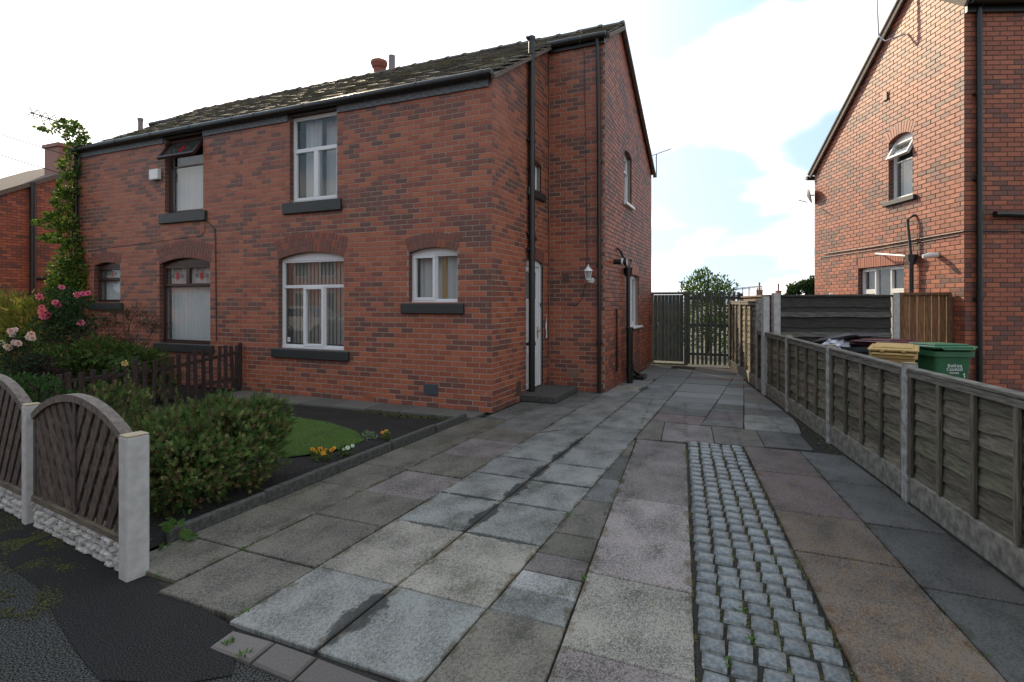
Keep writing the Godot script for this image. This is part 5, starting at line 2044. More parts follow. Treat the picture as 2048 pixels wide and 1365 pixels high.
func make_plants() -> void:
	var oval := leaf_mesh(0.045, 0.026)
	var small := leaf_mesh(0.022, 0.013)
	var big := leaf_mesh(0.085, 0.06)
	var sprig := sprig_mesh(0.06, 5, 0.0095)
	# the dense small-leaved shrub behind the gatepost
	var b0 := Vector3(-4.6, 0, -3.3)
	var t := thing("dense_shrub", "dense small-leaved shrub with reddish tips behind the gatepost", "shrub", b0)
	var bl := [[Vector3(-4.26, 0.30, -3.02), Vector3(0.40, 0.32, 0.36)], [Vector3(-4.28, 0.36, -3.50), Vector3(0.48, 0.36, 0.40)], [Vector3(-4.80, 0.32, -3.15), Vector3(0.48, 0.34, 0.42)], [Vector3(-5.55, 0.46, -3.2), Vector3(0.36, 0.42, 0.38)], [Vector3(-5.0, 0.34, -3.6), Vector3(0.46, 0.30, 0.33)], [Vector3(-4.15, 0.56, -3.72), Vector3(0.24, 0.22, 0.2)], [Vector3(-4.55, 0.58, -3.6), Vector3(0.22, 0.2, 0.22)], [Vector3(-4.5, 0.54, -3.05), Vector3(0.2, 0.17, 0.2)]]
	var pal := [Color(0.045, 0.095, 0.025), Color(0.07, 0.13, 0.03), Color(0.11, 0.17, 0.045), Color(0.15, 0.085, 0.05), Color(0.05, 0.095, 0.035), Color(0.24, 0.26, 0.10)]
	crown(t, sprig, M.sprig, rel(bl, b0), 14000, pal, {"shell": 0.55, "up": 0.35, "gap": -0.22, "freq": 420.0, "ragged": 0.3, "wild": 0.45})
	var tips := []
	for i in 26:
		tips.append(Vector3(rf(-0.75, 0.45), rf(0.3, 0.7), rf(-0.45, 0.35)))
	stems(t, [Vector3(0, 0, 0), Vector3(0.2, 0, 0.1), Vector3(-0.4, 0, 0)], tips, 0.012)
	var lone := []
	var lc := []
	for i in 110:   # long shoots standing out of the top
		var p := Vector3(rf(-1.15, 0.6), 0, rf(-0.5, 0.35))
		var y := rf(0.52, 0.72) + (0.13 if p.x < -0.75 else 0.0)
		for k in 4:
			lone.append(Transform3D(look(Vector3(rf(-0.3, 0.3), 1, rf(-0.3, 0.3)), rf(0, 6)), p + Vector3(rf(-0.02, 0.02), y + k * 0.035 - 0.08, rf(-0.02, 0.02))))
			lc.append(mixc([Color(0.07, 0.10, 0.035), Color(0.12, 0.14, 0.06), Color(0.09, 0.07, 0.04)]))
	scatter(t, "shoots", sprig, M.sprig, lone, lc)
	# clipped hedge behind the left panel
	b0 = pix(40, 5.9)
	t = thing("clipped_hedge", "small clipped green hedge behind the arched panel", "hedge", b0)
	crown(t, oval, M.leaf, [[Vector3(0.1, 0.45, 0), Vector3(0.48, 0.43, 0.42)], [Vector3(-0.5, 0.45, 0.1), Vector3(0.5, 0.44, 0.42)], [Vector3(-1.1, 0.45, 0.2), Vector3(0.5, 0.44, 0.42)]], 6500, [Color(0.02, 0.05, 0.015), Color(0.035, 0.085, 0.02), Color(0.05, 0.11, 0.03)], {"shell": 0.75, "ragged": 0.1, "gap": -0.5})
	stems(t, [Vector3(0, 0, 0)], [Vector3(0.2, 0.5, 0), Vector3(-0.4, 0.5, 0.1), Vector3(-0.9, 0.4, 0.2)], 0.02)
	# golden shrub, its leaf colours brightened to stand for sun from behind
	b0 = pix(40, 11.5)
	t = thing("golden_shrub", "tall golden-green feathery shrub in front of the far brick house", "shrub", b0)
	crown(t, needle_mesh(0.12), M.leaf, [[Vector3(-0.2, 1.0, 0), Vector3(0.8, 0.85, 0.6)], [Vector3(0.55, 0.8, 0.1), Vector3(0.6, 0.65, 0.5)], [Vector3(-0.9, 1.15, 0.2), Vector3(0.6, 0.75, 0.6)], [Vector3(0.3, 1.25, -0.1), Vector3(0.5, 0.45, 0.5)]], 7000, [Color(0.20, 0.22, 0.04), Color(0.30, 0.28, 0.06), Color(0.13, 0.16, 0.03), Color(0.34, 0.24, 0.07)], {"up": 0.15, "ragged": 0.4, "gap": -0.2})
	stems(t, [Vector3(0, 0, 0)], [Vector3(0.3, 1.2, 0), Vector3(-0.4, 1.4, 0.1), Vector3(0.6, 0.9, 0.2), Vector3(-0.8, 1.2, 0.2)], 0.03)
	# climber on the left end of the house
	b0 = Vector3(-14.0, 0, -7.35)
	t = thing("creeper", "green creeper climbing the left end of the brown-windowed house", "climbing plant", b0)
	var cr := []
	for e: Array in [[140, 590, 0.42, 0.40], [125, 555, 0.38, 0.36], [150, 545, 0.30, 0.35], [112, 600, 0.34, 0.36], [140, 510, 0.24, 0.26], [138, 470, 0.20, 0.30], [130, 440, 0.20, 0.2], [128, 405, 0.18, 0.25], [136, 375, 0.14, 0.2], [140, 335, 0.10, 0.25], [147, 300, 0.08, 0.12], [150, 275, 0.14, 0.14], [138, 250, 0.2, 0.06], [90, 448, 0.20, 0.05], [110, 435, 0.14, 0.08], [105, 478, 0.2, 0.06], [165, 290, 0.10, 0.04], [100, 258, 0.22, 0.03], [158, 268, 0.10, 0.05]]:
		cr.append([at_pix(e[0], e[1], 12.15), Vector3(e[2], e[3], 0.22)])
	crown(t, big, M.leaf, rel(cr, b0), 5600, [Color(0.07, 0.13, 0.025), Color(0.12, 0.20, 0.035), Color(0.22, 0.28, 0.05), Color(0.05, 0.10, 0.03)], {"up": -0.25, "ragged": 0.4, "gap": -0.3, "shell": 0.3})
	stems(t, [Vector3(0.05, 0, 0.05)], [at_pix(140, 500, 12.15) - b0, at_pix(135, 400, 12.15) - b0, at_pix(150, 280, 12.15) - b0], 0.025)
	# pink roses
	b0 = pix(135, 9.3)
	t = thing("pink_rose_bush", "rose bush with pink double blooms by the small brown window", "rose bush", b0)
	var pk := []
	for e: Array in [[700, 88], [450, 195], [625, 258], [660, 280], [470, 312], [475, 358], [485, 418], [540, 405], [875, 172], [945, 160], [1000, 155], [915, 490]]:
		pk.append(at_pix(e[0] / 5.69, 560 + e[1] / 5.69, 9.1 + rf(-0.1, 0.1)))
	var rb := []
	for e: Array in [[110, 640, 0.25], [130, 620, 0.3], [150, 625, 0.3], [90, 665, 0.28], [130, 665, 0.32], [160, 650, 0.28], [110, 690, 0.3], [125, 590, 0.14], [90, 605, 0.14], [165, 600, 0.15]]:
		rb.append([at_pix(e[0], e[1], 9.3), Vector3(e[2], e[2] * 0.8, 0.28)])
	crown(t, leaf_mesh(0.055, 0.036), M.leaf, rel(rb, b0), 2600, [Color(0.02, 0.05, 0.02), Color(0.035, 0.075, 0.028), Color(0.05, 0.09, 0.03)], {"gap": -0.1, "shell": 0.1, "wild": 0.9})
	var rt := []
	for p: Vector3 in pk:
		rt.append(p - b0 - Vector3(0, 0.02, 0))
	stems(t, [Vector3(0, 0, 0), Vector3(0.1, 0, 0.05)], rt, 0.008, "cane")
	blooms(t, bloom_mesh(0.06), pk, Color(0.75, 0.17, 0.25), b0)
	# white roses
	b0 = pix(25, 7.8)
	t = thing("white_rose_bush", "rose bush with cream white blooms above the clipped hedge", "rose bush", b0)
	var wk := []
	for e: Array in [[120, 585], [165, 578], [140, 630], [320, 655], [350, 625], [365, 668], [100, 775], [160, 720], [200, 725], [5, 715], [80, 760]]:
		wk.append(at_pix(e[0] / 5.69, 560 + e[1] / 5.69, 7.7 + rf(-0.1, 0.1)))
	var wb := []
	for e: Array in [[20, 690, 0.2], [45, 690, 0.2], [15, 720, 0.22], [50, 720, 0.22], [30, 745, 0.25]]:
		wb.append([at_pix(e[0], e[1], 7.85), Vector3(e[2], e[2] * 0.8, 0.2)])
	crown(t, leaf_mesh(0.05, 0.034), M.leaf, rel(wb, b0), 700, [Color(0.02, 0.05, 0.02), Color(0.04, 0.08, 0.03)], {"shell": 0.1, "wild": 0.9})
	rt = []
	for p: Vector3 in wk:
		rt.append(p - b0 - Vector3(0, 0.02, 0))
	stems(t, [Vector3(0, 0, 0)], rt, 0.007, "cane")
	blooms(t, bloom_mesh(0.05), wk, Color(0.68, 0.60, 0.42), b0)
	# grey twiggy shrub against the wall
	b0 = pix(250, 10.4)
	t = thing("twiggy_shrub", "grey-green twiggy shrub in front of the brown-windowed house", "shrub", b0)
	var tw := []
	for e: Array in [[230, 640, 0.35, 0.3], [200, 650, 0.4, 0.3], [260, 625, 0.3, 0.15], [290, 640, 0.28, 0.2], [310, 655, 0.22, 0.12], [215, 680, 0.4, 0.25], [150, 670, 0.4, 0.25], [250, 690, 0.35, 0.25]]:
		tw.append([at_pix(e[0], e[1], 10.3), Vector3(e[2], e[3], 0.3)])
	crown(t, small, M.leaf, rel(tw, b0), 9000, [Color(0.035, 0.045, 0.03), Color(0.05, 0.06, 0.045), Color(0.03, 0.05, 0.03), Color(0.06, 0.05, 0.04)], {"shell": 0.0, "gap": 0.0, "freq": 500.0, "wild": 1.0, "ragged": 0.5})
	var tt := []
	for i in 34:
		var e: Array = tw[rng.randi() % tw.size()]
		tt.append(e[0] - b0 + Vector3(rf(-0.4, 0.4), rf(-0.1, 0.28), rf(-0.25, 0.25)))
	stems(t, [Vector3(0, 0, 0), Vector3(-0.3, 0, 0.1), Vector3(0.2, 0, 0)], tt, 0.006, "twig")
	# low spreading conifer and heather behind the pickets
	b0 = pix(210, 9.1)
	t = thing("spreading_conifer", "low spreading green conifer behind the picket fence", "shrub", b0)
	var lo := []
	for e: Array in [[140, 715, 0.45, 0.2], [200, 705, 0.5, 0.22], [250, 715, 0.5, 0.22], [290, 725, 0.4, 0.2], [160, 750, 0.5, 0.28], [230, 760, 0.5, 0.28], [300, 760, 0.4, 0.25], [100, 770, 0.5, 0.3]]:
		lo.append([at_pix(e[0], e[1], 9.1), Vector3(e[2] * 1.1, e[3], 0.35)])
	crown(t, needle_mesh(0.07), M.leaf, rel(lo, b0), 9000, [Color(0.045, 0.085, 0.02), Color(0.075, 0.12, 0.03), Color(0.10, 0.15, 0.04)], {"up": 0.0, "gap": -0.35, "shell": 0.3})
	stems(t, [Vector3.ZERO], [Vector3(0.3, 0.35, 0), Vector3(-0.4, 0.4, 0), Vector3(0, 0.5, 0.1)], 0.02)
	b0 = pix(80, 8.3)
	t = thing("heather", "dark purple-brown heather between the white roses and the pickets", "shrub", b0)
	crown(t, sprig, M.sprig, [[Vector3(0, 0.5, 0), Vector3(0.35, 0.3, 0.3)], [Vector3(-0.4, 0.55, 0), Vector3(0.35, 0.28, 0.3)], [Vector3(0.35, 0.4, 0.1), Vector3(0.3, 0.25, 0.3)], [Vector3(-0.1, 0.72, 0), Vector3(0.25, 0.15, 0.2)]], 2200, [Color(0.045, 0.028, 0.032), Color(0.06, 0.035, 0.035), Color(0.035, 0.03, 0.028)], {"shell": 0.3})
	stems(t, [Vector3.ZERO], [Vector3(0.2, 0.4, 0), Vector3(-0.3, 0.5, 0)], 0.01)
	# yellow rose leaning over the pickets
	b0 = pix(252, 7.3)
	t = thing("yellow_rose", "single pale yellow rose leaning over the picket fence", "rose", b0)
	var yp := at_pix(249.5, 727, 7.1)
	stems(t, [Vector3(-0.25, 0, 0)], [yp - b0 - Vector3(0, 0.01, 0)], 0.006, "cane")
	blooms(t, bloom_mesh(0.045), [yp], Color(0.72, 0.66, 0.22), b0)
	crown(t, leaf_mesh(0.05, 0.03), M.leaf, [[yp - b0 + Vector3(0.05, 0.0, 0), Vector3(0.16, 0.12, 0.1)], [yp - b0 + Vector3(-0.2, -0.1, 0), Vector3(0.12, 0.1, 0.1)]], 60, [Color(0.05, 0.09, 0.03)], {"shell": 0.0, "gap": -1.0})
	# bedding plants beside the edging
	for e: Array in [[-4.14, -4.45, 0.1, "clump of yellow pansies nearest the dense shrub", true], [-4.02, -4.68, 0.07, "green bedding plant with white flowers beside the pansies", false], [-4.22, -5.32, 0.08, "pale-leaved bedding plant at the tip of the lawn", false], [-3.98, -5.36, 0.05, "small bedding plant with one yellow flower by the edging", true]]:
		var p := Vector3(e[0], 0.0, e[1])
		t = thing("bedding_plant", e[3], "flowers", p)
		crown(t, leaf_mesh(0.035, 0.02), M.leaf, [[Vector3(0, 0.05, 0), Vector3(e[2] * 1.2, 0.05, e[2])]], 130, [Color(0.07, 0.12, 0.03), Color(0.12, 0.16, 0.05)] if e[2] != 0.08 else [Color(0.16, 0.22, 0.12), Color(0.22, 0.28, 0.18)], {"shell": 0.2, "gap": -1.0, "floor": 0.0})
		var fl := []
		for i in (12 if e[2] == 0.1 else 3):
			if e[2] == 0.08:
				break
			fl.append(p + Vector3(rf(-1, 1) * e[2] * 1.2, rf(0.07, 0.12), rf(-1, 1) * e[2]))
		blooms(t, bloom_mesh(0.024), fl, Color(0.80, 0.46, 0.03) if e[4] else Color(0.7, 0.72, 0.66), p)
	# broad leaves at the foot of the gatepost and two in the shrub
	for e: Array in [[-3.66, -2.50, 0.06, 14, "broad green weed growing over the flags by the gatepost"], [-3.80, -2.70, 0.09, 4, "round leaf weed in the corner of the bed behind the gatepost"]]:
		t = thing("weed", e[4], "weed", Vector3(e[0], 0.0, e[1]))
		crown(t, leaf_mesh(0.085, 0.07, 0.1), M.leaf, [[Vector3(0, 0.05, 0), Vector3(0.14, 0.05, 0.10)]], e[3], [Color(0.06, 0.12, 0.03), Color(0.09, 0.16, 0.05)], {"shell": 0.1, "gap": -1.0, "floor": 0.0, "up": 0.1, "wild": 0.5})
	# shrubs and trees behind the gate
	b0 = pix(1415, 17.6)
	t = thing("garden_laurel", "glossy leafy laurel rising behind the slatted gate", "tree", b0)
	crown(t, leaf_mesh(0.11, 0.045), M.leaf, [[Vector3(0, 2.0, 0), Vector3(0.6, 0.6, 0.6)], [Vector3(-0.4, 2.05, 0.1), Vector3(0.42, 0.42, 0.5)], [Vector3(0.45, 1.95, 0), Vector3(0.42, 0.48, 0.5)], [Vector3(0, 1.3, 0), Vector3(0.9, 0.8, 0.6)], [Vector3(0.5, 0.7, 0.2), Vector3(0.6, 0.7, 0.5)], [Vector3(-0.5, 0.6, 0.2), Vector3(0.6, 0.6, 0.4)], [Vector3(-0.15, 2.5, 0), Vector3(0.25, 0.22, 0.3)]], 5600, [Color(0.06, 0.12, 0.03), Color(0.10, 0.18, 0.04), Color(0.04, 0.08, 0.025), Color(0.18, 0.26, 0.07)], {"shell": 0.25, "gap": -0.2, "ragged": 0.4})
	var tk := MB.new()
	tk.tube([Vector3(0, 0, 0), Vector3(0.05, 0.8, 0), Vector3(0.0, 1.6, 0), Vector3(0.05, 2.6, 0)], [0.06, 0.05, 0.035, 0.01], 8)
	tk.tube([Vector3(0.05, 0.8, 0), Vector3(0.45, 1.5, 0.1), Vector3(0.5, 2.0, 0.1)], [0.03, 0.02, 0.01], 6)
	tk.tube([Vector3(0.03, 1.0, 0), Vector3(-0.4, 1.6, 0.1), Vector3(-0.45, 2.1, 0.1)], [0.03, 0.02, 0.01], 6)
	part("trunk", tk, M.twig, t)
	b0 = pix(1606, 62)
	t = thing("distant_tree", "round green tree far off beside the sunlit gable", "tree", b0)
	crown(t, leaf_mesh(0.28, 0.2), M.leaf, [[Vector3(0, 2.6, 0), Vector3(1.5, 1.2, 1.4)], [Vector3(1.2, 2.9, 0), Vector3(1.2, 1.3, 1.2)], [Vector3(-0.9, 2.1, 0.3), Vector3(0.9, 0.8, 0.9)], [Vector3(0.5, 3.4, 0), Vector3(1.1, 0.7, 1)]], 3800, [Color(0.025, 0.05, 0.018), Color(0.04, 0.07, 0.025)], {"ragged": 0.4, "gap": -0.05, "freq": 60.0})
	tk = MB.new()
	tk.tube([Vector3(0.2, 0, 0), Vector3(0.2, 1.5, 0), Vector3(0.4, 3, 0)], [0.22, 0.18, 0.06], 8)
	tk.tube([Vector3(0.2, 1.3, 0), Vector3(-0.7, 2.3, 0)], [0.1, 0.04], 6)
	part("trunk", tk, M.twig, t)
	# lawn
	var pl := [[-8.3, -5.95], [-6.2, -5.88], [-5.2, -5.74], [-4.55, -5.5], [-4.2, -5.2], [-4.16, -4.98], [-4.3, -4.6], [-4.55, -4.22], [-5.1, -3.98], [-6.4, -3.9], [-8.3, -3.9]]
	var lm := flat_poly(pl, 0.022)
	mat("turf", lin(0.03, 0.06, 0.015), 0.95, T.rock, Vector3.ONE * 5)
	var lawn := structure("lawn", lm, M.turf)
	var blade := MB.new()
	blade.tri(Vector3(-0.0022, 0, 0), Vector3(0.0022, 0, 0), Vector3(0.0008, 0.03, 0.008))
	blade.tri(Vector3(-0.0022, 0, 0), Vector3(0.0008, 0.03, 0.008), Vector3(-0.0006, 0.03, 0.0085))
	var poly := PackedVector2Array()
	for e: Array in pl:
		poly.append(Vector2(e[0], e[1]))
	var xs := []
	var cs := []
	while xs.size() < 65000:
		var p := Vector2(rf(-7.0, -4.1), rf(-5.95, -3.88))
		if p.x < -5.6 and rng.randf() < 0.5:
			continue
		if not Geometry2D.is_point_in_polygon(p, poly):
			continue
		xs.append(Transform3D(Basis(Vector3.UP, rf(0, TAU)).scaled(Vector3(1.3, rf(0.6, 1.15), 1.3)), Vector3(p.x, 0.02, p.y)))
		cs.append(mixc([Color(0.14, 0.235, 0.07), Color(0.18, 0.30, 0.09), Color(0.20, 0.28, 0.10)]))
	var gn := scatter(lawn, "grass", blade.mesh(), M.leaf, xs, cs)
	gn.set_meta("kind", "stuff")
	make_moss()

func make_moss() -> void:
	# low cushions of moss: in the joints, between the setts, on the tarmac
	var mb := MB.new()
	mb.lathe(Transform3D(), [Vector2(1.0, -0.2), Vector2(0.75, 0.35), Vector2(0.001, 0.58)], 5)
	var cush := mb.mesh()
	var xs := []
	var cs := []
	var pal := [Color(0.06, 0.075, 0.012), Color(0.10, 0.11, 0.015), Color(0.04, 0.05, 0.012), Color(0.07, 0.055, 0.02)]
	var put := func(x: float, z: float, y: float, s: float, p: Array) -> void:
		xs.append(Transform3D(Basis(Vector3.UP, rf(0, 6)).scaled(Vector3(s, s * rf(0.5, 1.0), s * rf(0.6, 1.0))), Vector3(x, y, z)))
		cs.append(mixc(p))
	for i in 6500:   # setts
		var z := rf(-6.8, -1.95)
		noi.seed = 61
		var c := rng.randi() % 6
		var x := lerpf(l6(z), l7(z) , c / 5.0) + rng.randfn() * 0.006
		if noi.get_noise_2d(x * 200, z * 200) > -0.12:
			put.call(x, z, -0.016, rf(0.004, 0.010), pal)
	for i in 2200:   # flag joints
		var z := rf(-7.5, -2.05)
		var ln: float = [-3.14, -2.5, -1.32, l5(z), l5(z), l8(z)][rng.randi() % 6]
		noi.seed = 62
		if noi.get_noise_2d(ln * 130, z * 130) > 0.1:
			put.call(ln + rng.randfn() * 0.004, z, -0.018, rf(0.004, 0.011), [Color(0.06, 0.09, 0.015), Color(0.08, 0.06, 0.025)])
	for i in 2600:   # dirt and moss along the foot of the drive fence
		var z := rf(-13, -2.6)
		put.call(lf(z) - 0.0 - absf(rng.randfn()) * 0.07, z, -0.012, rf(0.004, 0.014), [Color(0.03, 0.026, 0.018), Color(0.05, 0.05, 0.015), Color(0.10, 0.09, 0.07)])
	for e: Array in [[-4.72, -2.16, 0.20, 0.09, 2600], [-4.3, -1.98, 0.10, 0.06, 500], [-3.75, -1.72, 0.12, 0.07, 1100], [-4.0, -2.05, 0.06, 0.03, 160], [-5.4, -2.3, 0.2, 0.08, 700]]:
		for i in e[4]:
			var x: float = e[0] + rng.randfn() * e[2]
			var z: float = e[1] + rng.randfn() * e[3]
			noi.seed = 63
			if noi.get_noise_2d(x * 260, z * 260) > -0.1 and z > -2.1 - (-3.4 - x) * 0.16:
				put.call(x, z, -0.022, rf(0.003, 0.008), [Color(0.045, 0.055, 0.008), Color(0.03, 0.04, 0.008), Color(0.075, 0.07, 0.012)])
	for i in 500:   # foot of the front path and the edging
		put.call(rf(-5.5, -3.8), -6.62 + rng.randfn() * 0.08, 0.012, rf(0.006, 0.02), [Color(0.05, 0.05, 0.012), Color(0.03, 0.04, 0.012)])
	var o := scatter(self, "moss", cush, M.moss, xs, cs)
	tag(o, "yellow-green moss in the joints and on the tarmac", "moss", "", "stuff")
	# little stones and chips
	var st := MB.new()
	st.lathe(Transform3D(), [Vector2(0.5, -0.5), Vector2(1, 0.1), Vector2(0.6, 0.7), Vector2(0.001, 0.85)], 5)
	xs = []
	cs = []
	for i in 2600:
		var x := rf(-5.0, -1.2)
		var z := rf(-2.05, -1.2)
		if rng.randf() < 0.6 and z < -1.5 - (-2.6 - x) * 0.28 and x < -2.2:
			continue
		if z < -2.0 - (-2.4 - x) * 0.13:
			continue
		put.call(x, z, -0.022, rf(0.002, 0.0055), [Color(0.25, 0.24, 0.22), Color(0.14, 0.135, 0.13), Color(0.35, 0.33, 0.3)])
	for i in 260:
		put.call(rf(-3.6, 1.0), rf(-7.0, -2.2), 0.002, rf(0.0015, 0.004), [Color(0.4, 0.39, 0.36), Color(0.25, 0.22, 0.18)])
	for i in 2200:
		put.call(rf(-8.0, -3.8), rf(-6.6, -2.6), 0.010, rf(0.005, 0.020), [Color(0.03, 0.024, 0.018), Color(0.015, 0.012, 0.01), Color(0.06, 0.05, 0.04)])
	for e: Array in [[-3.93, -1.95], [-4.6, -2.05], [-3.42, -1.86], [-2.75, -1.75], [-2.35, -1.62], [-4.15, -1.7]]:
		put.call(e[0], e[1], -0.02, rf(0.008, 0.014), [Color(0.5, 0.48, 0.44)])
	o = scatter(self, "grit", st.mesh(), M.stones, xs, cs)
	tag(o, "pale grit and soil crumbs strewn over the ground", "grit", "", "stuff")
	# grass and small weeds in the joints
	xs = []
	cs = []
	var wl := leaf_mesh(0.03, 0.010)
	for e: Array in [[-3.14, -2.63], [-3.16, -3.05], [-2.5, -2.1], [-3.3, -2.2], [-1.32, -4.1], [l5(-5.05), -5.05], [l5(-3.2), -3.18], [l5(-4.6), -4.75], [l6(-2.7) + 0.14, -2.72], [l6(-3.3) + 0.26, -3.2], [l6(-4.0), -4.0], [l6(-2.9) + 0.27, -2.95], [l7(-2.7), -2.66], [l7(-4.6), -4.7], [l8(-3.3), -3.25], [-2.2, -1.86], [-2.35, -1.9], [-3.62, -5.2], [-3.66, -4.2], [-3.5, -2.24]]:
		for i in 16:
			var a := rf(0, TAU)
			xs.append(Transform3D(look(Vector3(cos(a), rf(0.5, 1.6), sin(a)), rf(0, 6)).scaled(Vector3.ONE * rf(0.6, 1.3)), Vector3(e[0] + rf(-0.02, 0.02), -0.012, e[1] + rf(-0.03, 0.03))))
			cs.append(mixc([Color(0.07, 0.16, 0.03), Color(0.10, 0.20, 0.04)]))
	o = scatter(self, "joint_weeds", wl, M.leaf, xs, cs)
	tag(o, "tiny green weeds sprouting from the paving joints", "weeds", "", "stuff")

# ---------------------------------------------------------------- wheelie bins and small things
func wheelie_bin(label: String, at: Vector3, turn: float, c: Color, lid: Color, raise := 0.0) -> Node3D:
	var t := thing("wheelie_bin", label, "wheelie bin", at, "wheelie bins behind the fence", turn)
	var mb := MB.new()
	mb.col = c
	# tapered body: half sizes at foot and rim
	var rings := [[0.19, 0.22, 0.04], [0.205, 0.235, 0.12], [0.245, 0.31, 0.88], [0.275, 0.345, 0.885], [0.275, 0.345, 0.955], [0.26, 0.33, 0.96]]
	for k in rings.size() - 1:
		var lo := []
		var hi := []
		for e: Array in [[rings[k], lo], [rings[k + 1], hi]]:
			var r: Array = e[0]
			for i in 4:
				var sx: float = [1, -1, -1, 1][i]
				var sz: float = [1, 1, -1, -1][i]
				for j in 3:
					var a := PI / 4 * j + PI / 2 * i
					e[1].append(Vector3(sx * (r[0] - 0.035) + cos(a) * 0.035, r[2], sz * (r[1] - 0.035) + sin(a) * 0.035))
		for i in 12:
			var j := (i + 1) % 12
			mb.quad(lo[j], lo[i], hi[i], hi[j])
	for s: float in [-1.0, 1.0]:   # ribs down the front
		mb.box(Transform3D(Basis(Vector3.RIGHT, -0.085), Vector3(s * 0.12, 0.5, 0.276)), Vector3(0.03, 0.7, 0.02), 0.006)
	part("body", mb, M.plastic, t)
	var lm := MB.new()
	lm.col = lid
	var hinge := Transform3D(Basis(), Vector3(0, 0.965, -0.33)) * Transform3D(Basis(Vector3.RIGHT, -raise), Vector3.ZERO)
	lm.box(hinge * Transform3D(Basis(), Vector3(0, 0.03, 0.34)), Vector3(0.58, 0.045, 0.73), 0.016)
	lm.box(hinge * Transform3D(Basis(), Vector3(0, 0.062, 0.33)), Vector3(0.46, 0.03, 0.58), 0.014)
	for s: float in [-1.0, 1.0]:
		lm.box(hinge * Transform3D(Basis(), Vector3(s * 0.12, 0.03, -0.05)), Vector3(0.05, 0.05, 0.09), 0.01)
	lm.tube([hinge * Vector3(-0.22, 0.03, 0.72), hinge * Vector3(-0.2, 0.005, 0.745), hinge * Vector3(0.2, 0.005, 0.745), hinge * Vector3(0.22, 0.03, 0.72)], 0.014, 6)
	part("lid", lm, M.plastic, t)
	var hm := MB.new()
	hm.col = c * 0.8
	hm.tube([Vector3(-0.22, 0.93, -0.33), Vector3(-0.22, 0.94, -0.40), Vector3(0.22, 0.94, -0.40), Vector3(0.22, 0.93, -0.33)], 0.016, 8)
	part("handle", hm, M.plastic, t)
	for s: float in [-1.0, 1.0]:
		var wm := MB.new()
		wm.tube([Vector3(s * 0.22, 0.1, -0.24), Vector3(s * 0.27, 0.1, -0.24)], 0.1, 16)
		part("wheel", wm, M.rubber, t)
	var ax := MB.new()
	ax.tube([Vector3(-0.25, 0.1, -0.24), Vector3(0.25, 0.1, -0.24)], 0.012, 6)
	part("axle", ax, M.steel, t)
	return t

func write(par: Node, text: String, at: Transform3D, size: float, m: Material) -> void:
	var tm := TextMesh.new()
	tm.text = text
	var sf := SystemFont.new()
	sf.font_names = PackedStringArray(["Droid Sans"])
	sf.font_weight = 700
	tm.font = sf
	tm.font_size = 32
	tm.pixel_size = size / 32.0
	tm.depth = 0.002
	var o := MeshInstance3D.new()
	o.name = "lettering"
	o.mesh = tm
	o.material_override = m
	o.transform = at
	par.add_child(o, true)

